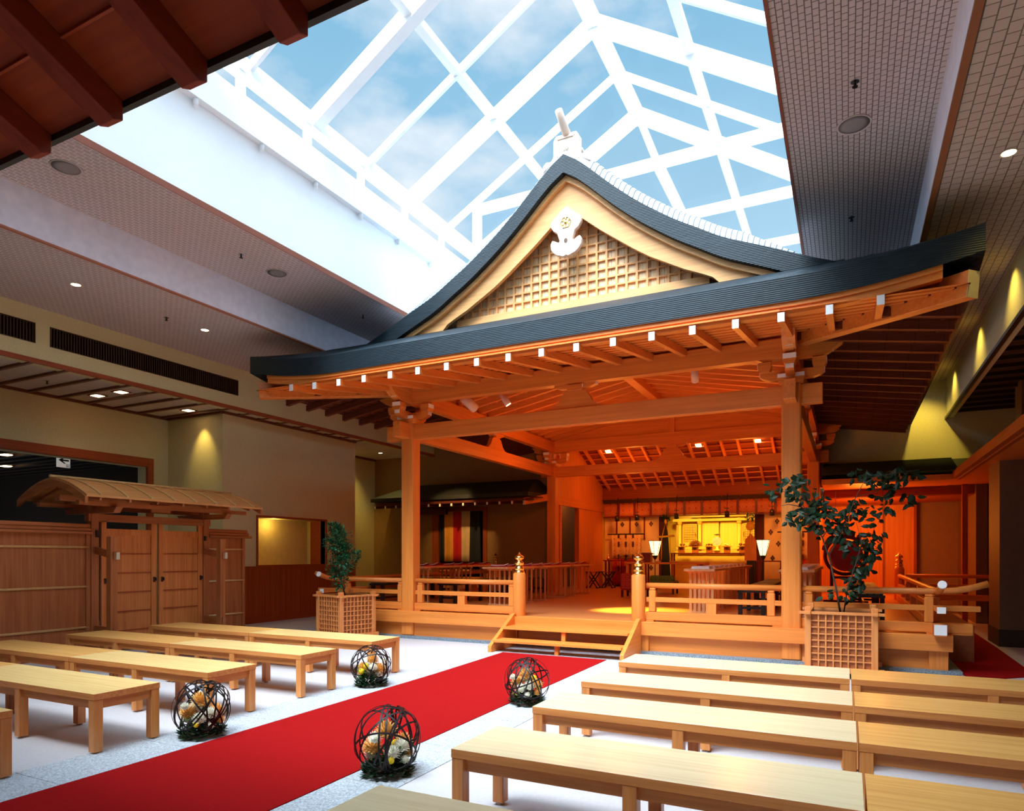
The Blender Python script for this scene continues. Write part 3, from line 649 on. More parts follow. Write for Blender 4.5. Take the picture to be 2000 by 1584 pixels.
for s in (-1, 1):
    o0 = 4.85; m = MB()
    m.quad((XC+s*o0, yt, zraf(0)), (XC+s*3.1, PF, zraf(PF-yt)), (XC+s*3.1, 17.5, zraf(PF-yt)), (XC+s*o0, 17.5, zraf(0)))
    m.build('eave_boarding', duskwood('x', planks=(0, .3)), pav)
# laths over the rafters
m = MB(); b = .12
while b < 1.7:
    z = zraf(b)-.018; u = 4.85-b*1.03
    m.box(XC-u, XC+u, yt+b-.015, yt+b+.015, z, z+.02); b += .2
m.build('eave_laths', HX, pav)
m = MB(); b = .12
while b < 1.7:
    z = zraf(b)-.018
    for s in (-1, 1): m.box(XC+s*(4.85-b)-.015, XC+s*(4.85-b)+.015, yt+b, 17.5, z, z+.02)
    b += .2
m.build('eave_laths', duskwood('y'), pav)
# rafters: front row with white ends, then the two sides
xr = [XC-4.07+i*.479 for i in range(18)]
for x in xr:
    dx = abs(x-XC); b0 = 0; b1 = min(PF-yt+.05, max(.3, 4.85-dx)*1.02) if dx > 3.1 else PF-yt+.05
    up = lift(dx, UE)*.55
    m = MB(); m.prism([(yt-.0+b0, zraf(0)-.018+up), (yt+b1, zraf(b1)-.018), (yt+b1, zraf(b1)-.118), (yt+b0, zraf(0)-.118+up)], 'x', x-.036, x+.036)
    r_ = m.build('rafter', HY, pav)
    m = MB(); m.box(x-.036, x+.036, yt-.005, yt, zraf(0)-.118+up, zraf(0)-.018+up); m.build('white_end', ENDW, r_)
for s in (-1, 1):
    y = 8.6
    while y < 17.2:
        b1 = min(1.75, (y-yt)*1.0+.05)
        m = MB(); xo = XC+s*4.85; xi = XC+s*(4.85-b1)
        m.prism([(xo, zraf(0)-.018), (xi, zraf(b1)-.018), (xi, zraf(b1)-.118), (xo, zraf(0)-.118)], 'y', y-.036, y+.036)
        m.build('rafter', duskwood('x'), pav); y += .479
# hip rafters
for s in (-1, 1):
    p0 = Vector((XC+s*3.05, PF+.05, 4.36)); p1 = Vector((XC+s*4.88, 8.0, 4.13))
    m = MB(); m.beam(p0, p1, .15, .26); h = m.build('hip_rafter', HX, pav, bevel=.006)
    if s > 0:
        d = (p1-p0).normalized(); m = MB(); m.beam(p1, p1+d*.005, .15, .26); m.build('pale_end', plain('pale_end', srgb(226, 214, 160), .6), h)
# inner ceiling: ridge beam, rafters and laths of the bay
RB = 4.93; PU = 4.40; HW = 3.095
m = MB(); m.box(XC-.09, XC+.09, PF, PB, RB-.12, RB+.12); m.build('inner_ridge_beam', HY, pav)
m = MB()
for s in (-1, 1):
    m.quad((XC+s*HW, PF, PU+.10), (XC, PF, RB+.16), (XC, PB, RB+.16), (XC+s*HW, PB, PU+.10))
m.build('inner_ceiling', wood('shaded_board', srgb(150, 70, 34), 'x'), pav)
y = PF+.35
while y < PB:
    m = MB()
    for s in (-1, 1): m.beam((XC+s*HW, y, PU+.03), (XC, y, RB+.09), .07, .12)
    m.build('inner_rafter', HX, pav); y += .42
m = MB()
for s in (-1, 1):
    for k in range(1, 14):
        t = k/14; m.beam((XC+s*HW*t, PF, RB+.145-(RB-PU+.06)*t), (XC+s*HW*t, PB, RB+.145-(RB-PU+.06)*t), .03, .022)
m.build('inner_laths', HY, pav)
m = MB()
m.prism([(XC-HW, 4.37), (XC+HW, 4.37), (XC, RB+.16)], 'y', PB-.03, PB+.03); m.build('tympanum_board', HX, pav)
m = MB(); m.prism([(XC-HW, 4.37), (XC+HW, 4.37), (XC, RB+.16)], 'y', PF+.03, PF+.08)
m.build('tympanum_board', HX, pav)
m = MB(); m.box(XC-.08, XC+.08, PB-.09, PB-.03, 4.37, RB-.1); m.build('king_post', HZm, pav)
# closing boards between purlin and roof around the bay, so that no light leaks in
m = MB()
for s in (-1, 1): m.box(XC+s*(HW+.03)-.02, XC+s*(HW+.03)+.02, PF, PB, 4.36, 4.85)
m.box(PL, PR, PB+.1, PB+.12, 4.9, 5.4); m.build('closing_board', HY, pav)
# ---- sanctuary behind the bay
sb = 20.0
m = MB(); m.box(PL-.1, PL+.02, PB+.01, PB+.42, ZF, 2.78); m.box(PL-.1, PL+.02, 18.0-.1, sb, ZF, 2.78); m.box(PL-.1, PL+.02, PB+.01, sb, 2.78, 5.3)
m.build('side_wall', hinoki('z', planks=None), pav)
m = MB(); m.box(PR-.02, PR+.1, PB+.01, sb, ZF, 5.3); m.build('side_wall', hinoki('z', planks=None), pav)
m = MB(); m.box(PL, PL+.06, PB+.1, sb, 2.76, 2.98); m.box(PL, PL+.05, 16.48, 16.58, ZF, 2.78); m.box(PL, PL+.05, 17.86, 17.96, ZF, 2.78); m.build('side_rail', HY, pav)
m = MB()
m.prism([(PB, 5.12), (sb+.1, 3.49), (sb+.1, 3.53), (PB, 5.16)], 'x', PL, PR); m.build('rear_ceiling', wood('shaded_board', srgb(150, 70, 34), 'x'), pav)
k = 0; x = PL+.25
while x < PR:
    m = MB(); m.prism([(PB, 5.11), (sb, 3.515), (sb, 3.42), (PB, 5.015)], 'x', x-.03, x+.03); m.build('rear_rafter', HY, pav); x += .41
m = MB()
for k in range(1, 14):
    t = k/14; y = PB+(sb-PB)*t; z = 5.105-(1.625)*t; m.beam((PL, y, z), (PR, y, z), .035, .03)
m.build('rear_laths', HX, pav)
m = MB(); m.box(PL, PR, sb-.02, sb+.1, 3.12, 3.52); m.build('head_beam', redwood('x'), pav)
for u, v in ((1188, 881), (1364, 869), (1480, 860)):
    d = 0; p = None
    for k in range(200):
        d = 14+k*.05; p = view(u, v, d)
        if p.z > 5.02-(p.y-PB)*.4145: break
    t = MB(); t.beam((p.x-.07, p.y-.0, p.z-.015), (p.x+.07, p.y-.0, p.z-.015), .12, .02, up=(0, .38, .92)); o = t.build('ceiling_lamp', plain('lamp_glow_amber', (1, 1, 1), .5, emit=(1, .62, .22), es=14))
    rebase(o, p); tag(o, {1188: 'left square lamp on the sanctuary ceiling behind the stage', 1364: 'middle square lamp on the sanctuary ceiling behind the stage', 1480: 'right square lamp on the sanctuary ceiling, near the big pillar'}[u], 'ceiling light', 'square lamps on the sanctuary ceiling')
# ---- railings
def giboshi(x, y, z, parent, s=1.0):
    m = MB(); m.lathe([(r*s, h*s) for r, h in ((.088, 0), (.088, .03), (.07, .035), (.07, .06), (.078, .065), (.078, .085), (.066, .09), (.066, .15), (.074, .155), (.074, .175), (.045, .19), (.04, .215), (.07, .23), (.078, .25), (.066, .275), (.03, .295), (.014, .32), (.002, .345))], (x, y, z), 24)
    return m.build('brass_finial', GOLD, parent)
def newel(x, y, lab, r=.1, top=1.15):
    t = thing('newel_post', (x, y, ZF), lab, 'post', 'newel posts with brass finials')
    m = MB(); m.lathe([(r*.97, 0), (r, .01), (r, top-ZF-.012), (r*.93, top-ZF)], (x, y, ZF), 28); m.build('shaft', HZm, t); giboshi(x, y, top, t); return t
newel(-4.705, 9.66, 'round newel post with brass finial left of the stage steps')
newel(-2.76, 9.66, 'round newel post with brass finial right of the stage steps')
newel(-8.53, 16.05, 'far newel post whose brass finial shows above the table left of the left front newel')
newel(.98, 16.7, 'round newel post with brass finial at the rear right corner of the stage')
def rail(name_lab, p, q, posts, ends='', blocks=(), mat='x', lab=None, skip=()):
    """p, q: plan ends of the rail line."""
    p = Vector((*p, 0)); q = Vector((*q, 0)); d = (q-p).normalized(); n = Vector((-d.y, d.x, 0)); M_ = hinoki(mat)
    t = thing('stage_railing', (p+q)/2+Vector((0, 0, ZF)), lab, 'railing', 'low rails round the stage')
    Z = lambda v, z: Vector((v.x, v.y, z))
    pts = [Z(p, .995), Z(q, .995)]; a0 = p; a1 = q; pl = []
    if 's' in ends: pl = [Z(p-d*.52, 1.10), Z(p-d*.36, 1.045), Z(p-d*.2, 1.01), Z(p-d*.05, .997)]
    pe = [Z(q+d*.05, .997), Z(q+d*.2, 1.01), Z(q+d*.36, 1.045), Z(q+d*.52, 1.10)] if 'e' in ends else []
    m = MB(); m.tube(pl+pts+pe, .04, n=12); m.build('round_rail', M_, t)
    e0 = .44 if 's' in ends else 0; e1 = .44 if 'e' in ends else 0
    m = MB(); m.beam(Z(p-d*e0, .79), Z(q+d*e1, .79), .07, .068); m.build('middle_rail', M_, t, bevel=.004)
    m = MB(); s0 = .36 if 's' in ends else 0; s1 = .36 if 'e' in ends else 0
    Ln = (q-p).length
    m.beam(Z(p-d*s0, .55), Z(q+d*s1, .55), .12, .12)
    m.beam(Z(p-d*s0, .48), Z(p+d*(.12), .48), .12, .02); m.beam(Z(q-d*.12, .48), Z(q+d*s1, .48), .12, .02)
    m.build('ground_sill', M_, t, bevel=.005)
    for s_ in posts:
        c = p+d*s_; m = MB(); m.beam(Z(c, .61), Z(c, .925), .085, .10, up=tuple(d)); m.beam(Z(c, .925), Z(c, .96), .07, .085, up=tuple(d)); m.build('rail_post', hinoki('z'), t, bevel=.01)
    for s_ in blocks:
        c = p+d*s_; m = MB(); m.beam(Z(c, .61), Z(c, .756), .085, .14, up=tuple(d)); m.build('rail_block', hinoki('z'), t)
    if 'w' in ends:   # white painted ends
        e = p-d*.001
        m = MB(); m.cyl(Z(p-d*.5, 1.09), Z(p-d*.53, 1.10), .047, n=20); m.build('white_end', ENDW, t)
        m = MB(); m.beam(Z(p-d*.44, .79), Z(p-d*.446, .79), .09, .075); m.build('white_end', ENDW, t)
        m = MB(); m.beam(Z(p-d*.36, .55), Z(p-d*.366, .55), .13, .125); m.build('white_end', ENDW, t)
    return t
rail('', (-8.53, 9.75), (PL-.12, 9.75), (.25, 1.45), 's', (), lab='front railing between the left corner and the left pillar')
rail('', (PL+.12, 9.75), (-4.79, 9.75), (.09, 1.87), '', (.93,), lab='front railing between the left pillar and the left newel post')
rail('', (-2.66, 9.75), (PR-.12, 9.75), (.09, 1.72), '', (.93,), lab='front railing between the right newel post and the right pillar')
rail('', (PR+.12, 9.75), (.98, 9.75), (.09, 1.45), 'e', (), lab='front railing right of the right pillar, behind the planter')
rail('', (-8.53, 9.78), (-8.53, 15.95), (.12, 2.1, 4.1, 6.0), 'sw', (1.1, 3.1, 5.1), 'y', lab='left side railing running back from the white painted corner ends')
rail('', (.98, 9.78), (.98, 16.6), (.12, 2.3, 4.5, 6.7), 'sw', (1.2, 3.4, 5.6), 'y', lab='right side railing running back from the white painted corner ends')
rail('', (1.10, 16.7), (3.4, 16.7), (.12, 2.1), '', (), lab='rear rail leading right from the back newel post')
rail('', (-13, 16.5), (-8.65, 16.3), (.2, 2.1, 4.1), '', (), lab='rear rail leading left behind the slatted tables')
# ---- steps
st = thing('stage_steps', (-3.72, 9.2, 0), 'two-tread wooden steps up to the stage at the end of the red carpet', 'steps')
for x, nm in ((-4.74, 0), (-2.72, 0)):
    m = MB(); m.prism([(8.72, .007), (8.72, .10), (9.50, .52), (9.56, .52), (9.56, .007)], 'x', x-.03, x+.03); m.build('stringer', wood('hinoki', HIN, 'y'), st, bevel=.004)
m = MB(); m.box(-4.71, -2.75, 8.78, 9.10, .15, .182); m.build('tread', HX, st)
m = MB(); m.box(-4.71, -2.75, 9.08, 9.555, .315, .345); m.build('tread', HX, st)
m = MB(); m.box(-4.71, -2.75, 9.50, 9.555, .345, .47); m.box(-4.71, -2.75, 9.38, 9.42, .315, .316); m.build('riser', HX, st)
m = MB(); m.box(-3.76, -3.70, 8.86, 8.92, .007, .15); m.box(-3.76, -3.70, 9.12, 9.18, .182, .315); m.build('support', HZm, st)
# spot lamps hanging behind the front purlin
WP = plain('lamp_white_enamel', srgb(238, 214, 190), .4)
for (u, v, tgt, lab) in ((916, 787, (-4.2, 16, 1), 'left of the two white cylinder spot lamps near the left pillar'), (986, 780, (-3.2, 11.6, .5), 'lit spot lamp right of the big white cylinder lamp'), (1357, 733, (-2.6, 14, 1), 'white spot lamp hanging left of the right pillar')):
    d = 10.15*1.0; a = (u-1000)/FPX; d = 10.2/(math.cos(YAW)+a*math.sin(YAW)); c = view(u, v, d); t = thing('spot_lamp', (c.x, c.y, c.z+.14), lab, 'spot lamp', 'spot lamps behind the front purlin')
    dirn = (Vector(tgt)-c).normalized(); big = 1.35 if u == 916 else .9
    m = MB(); m.cyl(c-dirn*.13*big, c+dirn*.12*big, .06*big, .062*big, n=20); m.build('housing', WP, t)
    m = MB(); m.cyl(c+dirn*.12*big, c+dirn*.125*big, .052*big, n=20); m.build('lens', plain('lamp_glow_amber', (1, 1, 1), .5, emit=(1, .62, .22), es=14) if u == 986 else plain('lamp_lens_off', (.6, .4, .25), .2), t)
    m = MB(); m.tube([c, c+Vector((0, 0, .08)), c+Vector((0, -.06, .17)), Vector((c.x, 9.84, 4.2 if u != 1357 else 4.2))], .009, n=6); m.build('arm', WP, t)
# =================================================================== BENCHES
random.seed(4)
def make_bench(L, D=.52, H=.44, outer=False, left=False):
    r = thing('bench', (0, 0, 0))
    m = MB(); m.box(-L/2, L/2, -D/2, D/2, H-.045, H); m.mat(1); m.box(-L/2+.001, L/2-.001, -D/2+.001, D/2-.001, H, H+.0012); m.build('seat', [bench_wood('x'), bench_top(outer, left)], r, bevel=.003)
    for s in (-1, 1):
        m = MB(); yy = s*(D/2-.045); m.box(-L/2+.03, L/2-.03, yy-.012, yy+.012, H-.115, H-.045); m.build('apron', bench_wood('x'), r)
        m = MB(); xx = s*(L/2-.035); m.box(xx-.012, xx+.012, -D/2+.05, D/2-.05, H-.115, H-.045); m.build('apron', bench_wood('y'), r)
    for x in (-L/2+.036, 0.0, L/2-.036):
        for s in (-1, 1):
            yy = s*(D/2-.036); m = MB(); m.box(x-.034, x+.034, yy-.034, yy+.034, .016, H-.045); l = m.build('leg', bench_wood('z'), r, bevel=.003)
            m = MB(); m.cyl((x, yy, 0), (x, yy, .008), .024, n=12); m.cyl((x, yy, .008), (x, yy, .018), .01, n=8); m.build('levelling_foot', plain('chrome', (.6, .6, .6), .25, metal=1), l)
    return r
protos = {}
def put_bench(x0, x1, y0, y1, lab, group):
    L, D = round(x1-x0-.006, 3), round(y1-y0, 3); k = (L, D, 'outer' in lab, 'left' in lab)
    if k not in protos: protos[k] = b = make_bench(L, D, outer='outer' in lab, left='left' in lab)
    else: b = copy_tree(protos[k])
    b.location = ((x0+x1)/2, (y0+y1)/2, 0); tag(b, lab, 'bench', group)
RG, LG = 'benches right of the red carpet', 'benches left of the red carpet'
rows_r = [(2.98, 3.50), (4.05, 4.57), (5.03, 5.55), (6.10, 6.66)]; nm = ['second row from the camera', 'third row from the camera', 'fourth row from the camera', 'row nearest the stage']
put_bench(-1.84, .06, 1.85, 2.37, 'wooden bench in the right block cut off by the bottom edge of the photo', RG)
for (y0, y1), n in zip(rows_r, nm):
    x0 = -1.85-.028*(y0-3); xm = .06-.015*(y0-3)
    put_bench(x0, xm, y0, y1, 'wooden bench right of the carpet, aisle end of the %s' % n, RG)
    put_bench(xm+.004, xm+1.91, y0, y1, 'wooden bench right of the carpet, outer end of the %s' % n, RG)
rows_l = [(2.98, 3.50), (3.96, 4.48), (5.07, 5.59), (6.22, 6.76)]; nm2 = ['second row from the camera', 'third row from the camera', 'fourth row from the camera', 'row nearest the stage']
put_bench(-6.85, -4.85, 1.93, 2.45, 'wooden bench end at the left edge of the photo below all others', LG)
for (y0, y1), n in zip(rows_l, nm2):
    x1 = -4.86-.02*(y0-3); xm = x1-1.985
    put_bench(xm, x1, y0, y1, 'wooden bench left of the carpet, aisle end of the %s' % n, LG)
    put_bench(xm-1.985, xm-.004, y0, y1, 'wooden bench left of the carpet, outer end of the %s' % n, LG)
# =================================================================== RED CARPETS
RED = plain('red_carpet', srgb(146, 10, 12), .95, noise=.08, scale=60, spec=.1, bump=.2, bscale=500)
m = MB(); pts = [(-2.91, -1.5), (-2.915, 3), (-2.94, 6), (-2.955, 8.78), (-4.55, 8.78), (-4.46, 6.8), (-4.40, 3.1), (-4.38, -1.5)]
m.prism(pts, 'z', .0065, .013); o = m.build('red_carpet', RED); rebase(o, (-3.7, 4, .0065)); tag(o, 'long red carpet running up the aisle to the stage steps', 'carpet')
m = MB(); m.prism([(1.24, 9.2), (2.0, 9.9), (2.06, 12.8), (2.09, 16.5), (1.7, 16.5), (1.24, 13.6)], 'z', .001, .008); o = m.build('red_carpet', RED); rebase(o, (1.6, 12, 0)); tag(o, 'red carpet on the floor right of the stage corner', 'carpet')
# brown step block at the right of the stage
m = MB(); m.box(1.17, 1.50, 10.75, 13.2, .009, .50); o = m.build('step_block', wood('brown_ply', srgb(150, 84, 50), 'y', rough=.5), bevel=.004); rebase(o, (1.33, 12, .009)); tag(o, 'plain brown wooden block beside the right side of the stage', 'step')
# canopy at right and rear right
t = thing('timber_canopy', (1.4, 14, 3.0), 'red-brown timber canopy with black slatted roof turning the corner at right rear', 'canopy')
m = MB()
for k in range(9):
    f = k/9; m.box(-.5, 1.9-.05*k*0, 15.45+f*1.1, 15.45+f*1.1+.09, 3.10+f*.36, 3.13+f*.36)
m.prism([(15.42, 3.05), (16.6, 3.44), (16.6, 3.40), (15.42, 3.01)], 'x', -.5, 3.4); m.build('slatted_roof', plain('black_slat', (.018, .02, .014), .6), t)
m = MB(); m.box(-.5, 1.80, 15.42, 15.50, 2.90, 3.05); m.build('fascia', hinoki('x'), t)
m = MB(); m.box(1.80, 1.88, 2.5, 15.5, 2.92, 3.05); m.box(1.88, 1.94, 2.5, 15.5, 2.90, 3.00); m.box(1.86, 1.9, 2.5, 15.5, 3.05, 3.12); m.build('fascia', redwood('y'), t)
m = MB(); m.box(-.5, 1.9, 15.5, 17.2, 2.93, 2.96); m.box(1.9, 4, 2.5, 17, 2.93, 2.96); m.build('soffit', hinoki('x', planks=None), t)
m = MB(); m.box(-.5, 2.4, 17.15, 17.25, 2.75, 3.0); m.box(-.5, 2.4, 17.25, 19.5, 2.74, 2.78); m.build('header', redwood('x'), t)
m = MB(); m.box(2.14, 2.24, 16.86, 16.96, .0, 2.93); m.build('post', redwood('z'), t)
lamp('POINT', (3.2, 14.6, 2.3), 2, (1, .4, .12), size=.3)
# =================================================================== ANNEX at rear left
AY = 16.3
AYw = 16.3
t = thing('annex_eave', (-9.5, 15.8, 2.8), 'low black-roofed eave with small white rafter tips left behind the stage', 'eave')
m = MB()
def hipped(z0, z1, zr, x0, x1, y0, yr, yb, ins):
    P = [(x0, y0, z0), (x1, y0, z0), (x1+.28, yb, z0), (x0, yb, z0), (x0, y0, z1), (x1, y0, z1), (x1+.28, yb, z1), (x0, yb, z1), (x0+ins, yr, zr), (x1-.12, yr, zr), (x1-.12, yb, zr), (x0+ins, yb, zr)]
    v = [m.bm.verts.new(p) for p in P]
    for q in ((0, 3, 2, 1), (0, 1, 5, 4), (1, 2, 6, 5), (2, 3, 7, 6), (3, 0, 4, 7), (4, 5, 9, 8), (5, 6, 10, 9), (7, 4, 8, 11), (8, 9, 10, 11), (6, 7, 11, 10)): m.bm.faces.new([v[i] for i in q])
hipped(2.93, 3.03, 3.42, -12.15, -7.2, 15.28, 16.0, AY-.01, .9)
m.build('roof', plain('black_shingle', (.02, .022, .018), .6), t)
m = MB(); m.box(-12.0, -7.1, 15.33, 15.42, 2.82, 2.88); m.box(-12.1, -7.0, 15.4, AY, 2.90, 2.92); m.build('eave_board', duskwood('x'), t)
x = -12.03; n = 0
while x < -7.45:
    m = MB(); m.prism([(15.33, 2.745), (AY, 2.83), (AY, 2.90), (15.33, 2.815)], 'x', x-.025, x+.025); r = m.build('rafter', duskwood('y'), t)
    m = MB(); m.box(x-.025, x+.025, 15.325, 15.33, 2.745, 2.815); m.build('white_end', ENDW, r); x += .363
m = MB(); m.beam((-7.35, 15.36, 2.80), (-6.95, 15.9, 2.92), .09, .17); r = m.build('hip_rafter', hinoki('y'), t)
m = MB(); m.beam((-7.353, 15.355, 2.80), (-7.35, 15.36, 2.80), .09, .17); m.build('white_end', ENDW, r)
m = MB(); m.box(-13, -10.62, AY, AY+.1, 0, 2.95); m.box(-8.97, -6.99, AY, AY+.1, 0, 2.95); m.box(-10.62, -8.97, AY, AY+.1, 2.72, 2.95); m.box(-13, -6.95, AY+.05, AY+.1, 2.95, 5.1); struct(m.build('wall_annex', plain('ochre_wall', srgb(150, 112, 62), .8)))
m = MB(); m.box(-10.72, -10.50, AY-.03, AY+.08, 0, 2.75); m.box(-9.05, -8.93, AY-.03, AY+.08, 0, 2.75); m.box(-10.7, -8.93, AY-.04, AY+.06, 2.66, 2.78); struct(m.build('trim_13', redwood('z')))
m = MB(); m.box(-13, -7.75, AY+1.4, AY+1.5, 0, 3); struct(m.build('wall_annex_back', DARK))
m = MB(); m.box(-7.75, -7.65, AY+.1, 22.5, 0, 4.2); struct(m.build('wall_annex_side', MATS['ochre_wall']))
lamp('POINT', (-7.25, 18.4, 3.2), 7, (1, .5, .12), size=.1)  # added light with no fixture, lifts the wall behind the dark side opening
m = MB(); m.box(-11.3, -10.1, 15.9, 16.2, 2.58, 2.72); m.box(-10.12, -10.02, 15.85, 15.9, 2.58, 2.72)
o = m.build('curtain_box', duskwood('x')); rebase(o, (-10.7, 16, 2.58)); tag(o, 'dark timber beam end hanging under the annex eave left of the striped curtain', 'beam')
# five-colour curtain
def cloth(name, x0, x1, y, z0, z1, mat, parent, waves=3, amp=.02, nx=24, nz=6, flare=0.0, th=.004):
    b = MB(); F = []
    for side in (0, 1):
        R = []
        for i in range(nx+1):
            c = []
            for j in range(nz+1):
                t_ = i/nx; zz = z0+(z1-z0)*j/nz; x = x0+(x1-x0)*t_ + flare*(t_-.5)*(1-j/nz)
                c.append(b.bm.verts.new((x, y+amp*math.sin(t_*waves*2*PI)*(1-.4*j/nz)+side*th, zz)))
            R.append(c)
        F.append(R)
        for i in range(nx):
            for j in range(nz): b.bm.faces.new((R[i][j], R[i+1][j], R[i+1][j+1], R[i][j+1])).smooth = True
    A, B = F
    for i in range(nx):
        b.bm.faces.new((A[i][0], A[i+1][0], B[i+1][0], B[i][0])); b.bm.faces.new((A[i][nz], A[i+1][nz], B[i+1][nz], B[i][nz]))
    return b.build(name, mat, parent)
t = thing('striped_curtain', (-9.75, 16.2, 1.25), 'five-colour curtain striped black, amber, red, cream and black behind the slatted tables', 'curtain')
cols = [('curtain_black', (.012, .014, .018)), ('curtain_amber', srgb(236, 160, 50)), ('curtain_red', srgb(206, 24, 18)), ('curtain_cream', srgb(226, 196, 140)), ('curtain_black', (.012, .014, .018))]
edges = [-10.38, -10.22, -9.93, -9.66, -9.38, -9.08]
for i, (n_, c_) in enumerate(cols): cloth('stripe', edges[i], edges[i+1], 16.14, 1.25 if i < 4 else 1.1, 2.66, plain(n_, c_, .8), t, waves=1.2, amp=.012, flare=.06 if i == 4 else 0)
m = MB(); m.box(-10.45, -9.0, 16.12, 16.16, 2.655, 2.69); m.build('rod', redwood('x'), t)
# =================================================================== NEAR EAVE overhead
t = thing('near_eave', (-1.5, 1.2, 3.3), 'dark red-brown timber eave overhead in the top left corner', 'eave')
sl = .41; zt_, yt_ = 3.335, 1.80
def ez(y): return zt_+(yt_-y)*sl
m = MB(); m.prism([(1.80, ez(1.80)+.03), (-1.5, ez(-1.5)+.03), (-1.5, ez(-1.5)+.06), (1.80, ez(1.80)+.06)], 'x', -9, -.95); m.build('boarding', wood('near_board', srgb(158, 60, 18), 'x', rough=.6, contrast=.3), t)
m = MB(); m.prism([(1.825, ez(1.825)+.01), (1.825, ez(1.825)+.22), (-1.5, ez(-1.5)+.22), (-1.5, ez(-1.5)+.06), (1.80, ez(1.80)+.06), (1.80, ez(1.80)+.0)], 'x', -9, -.95)
m.build('roof_edge', plain('black_shingle', (.02, .022, .018), .6), t)
x = -3.30+.515*4
while x > -7:
    m = MB(); m.prism([(1.80, zt_-.055), (1.80, zt_+.03), (1.30, ez(1.30)+.03), (1.30, ez(1.30)-.085), (1.76, ez(1.76)-.09)], 'x', x-.05, x+.05)
    m.build('rafter', wood('near_rafter', srgb(140, 46, 14), 'y', rough=.6, contrast=.3), t, bevel=.003); x -= .515
m = MB()
for y in (1.55, 1.33): m.box(-9, -.95, y-.006, y+.006, ez(y)+.018, ez(y)+.031)
m.box(-9, -.95, 1.12, 1.30, ez(1.3)-.12, ez(1.3)+.05); m.build('batten', wood('near_board', srgb(158, 60, 18), 'x', rough=.6, contrast=.3), t)
# =================================================================== GATE AND FENCE
GX = -9.8; CY, CZ, CX = gatewood('y'), gatewood('z'), gatewood('x')
BAM = plain('bamboo_strip', srgb(214, 172, 112), .45, noise=.12, scale=20)
t = thing('roofed_gate', (GX, 6.9, 0), 'small cedar gate with two panelled doors and a curved bamboo-ribbed roof', 'gate')
for y in (5.99, 7.87): m = MB(); m.box(GX-.06, GX+.06, y-.055, y+.055, 0, 2.20); m.build('post', CZ, t, bevel=.004)
m = MB(); m.box(GX-.05, GX+.05, 5.9, 7.96, 1.93, 2.04); m.build('lintel', CY, t)
m = MB(); m.box(GX-.06, GX+.06, 5.5, 8.36, 2.20, 2.28); m.box(GX+.42, GX+.50, 5.5, 8.32, 2.13, 2.19); m.box(GX-.50, GX-.42, 5.5, 8.32, 2.13, 2.19); m.build('roof_beam', CY, t)
for y in (5.99, 7.87):
    m = MB(); m.prism([(GX-.55, 2.04), (GX+.55, 2.04), (GX+.62, 2.12), (GX-.62, 2.12)], 'y', y-.05, y+.05); m.build('cross_arm', CX, t)
def gz(u): return 2.51-.26*(abs(u)/.8)**1.7
GR = wood('gate_roof', srgb(206, 146, 88), 'y', rough=.5, contrast=.25)
m = MB()
for k in range(16):
    u0, u1 = -.8+k*.1, -.8+(k+1)*.1; m.prism([(GX+u0, gz(u0)), (GX+u1, gz(u1)), (GX+u1, gz(u1)-.03), (GX+u0, gz(u0)-.03)], 'y', 5.42, 8.40)
m.build('roof', GR, t)
m = MB()
for k in range(8):
    y = 5.62+k*.37
    m.tube([(GX+u, y, gz(u)+.008) for u in [i*.1 for i in range(9)]], .011, n=6)
m.tube([(GX, 5.40, 2.53), (GX, 8.42, 2.53)], .022, n=8)
m.build('bamboo_rib', BAM, t)
for y in (5.42, 8.38):
    m = MB()
    for k in range(16):
        u0, u1 = -.8+k*.1, -.8+(k+1)*.1; m.prism([(GX+u0, gz(u0)-.03), (GX+u1, gz(u1)-.03), (GX+u1, gz(u1)-.12), (GX+u0, gz(u0)-.12)], 'y', y-.02, y+.02)
    m.build('bargeboard', CX, t)
for y in (5.62, 6.04, 6.46, 6.88, 7.30, 7.72, 8.14):
    m = MB(); m.beam((GX+.78, y, 2.20), (GX+.05, y, 2.42), .03, .04); m.beam((GX-.78, y, 2.20), (GX-.05, y, 2.42), .03, .04); m.build('rafter', CX, t)
m = MB(); m.beam((GX+.34, 6.66, 2.16), (GX+.34, 6.98, 2.16), .03, .14); m.build('name_board', CY, t)
for (y0, y1) in ((6.085, 6.955), (7.00, 7.80)):
    m = MB(); X = GX+.03
    m.box(X-.02, X+.02, y0, y0+.075, .03, 1.94); m.box(X-.02, X+.02, y1-.085, y1, .03, 1.94)
    m.box(X-.015, X+.015, y0+.075, y1-.085, 1.74, 1.83); m.box(X-.015, X+.015, y0+.075, y1-.085, .03, .13); d_ = m.build('door', wood('door_cedar', srgb(212, 130, 66), 'z', rough=.5, contrast=.3), t)
    m = MB(); m.box(X-.01, X+.0, y0+.07, y1-.08, .12, 1.75); m.build('door_panel', wood('door_cedar', srgb(212, 130, 66), 'z', rough=.5, contrast=.3), d_)
    m = MB(); z = 1.46
    while z > .2: m.box(X, X+.016, y0+.075, y1-.085, z-.008, z+.008); z -= .289
    m.build('door_batten', redwood('y'), d_)
    m = MB()
    for yy in (y0+.05, y1-.04): m.box(X+.02, X+.035, yy-.012, yy+.012, 1.02, 1.10); m.box(X+.035, X+.05, yy+.012, yy+.025, 1.04, 1.09)
    m.build('door_pull', BLACK, d_)
m = MB(); m.box(GX+.02, GX+.09, 5.99, 6.05, 1.70, 1.80); m.box(GX+.02, GX+.08, 7.82, 7.86, 1.68, 1.76); m.build('hinge', BLACK, t)
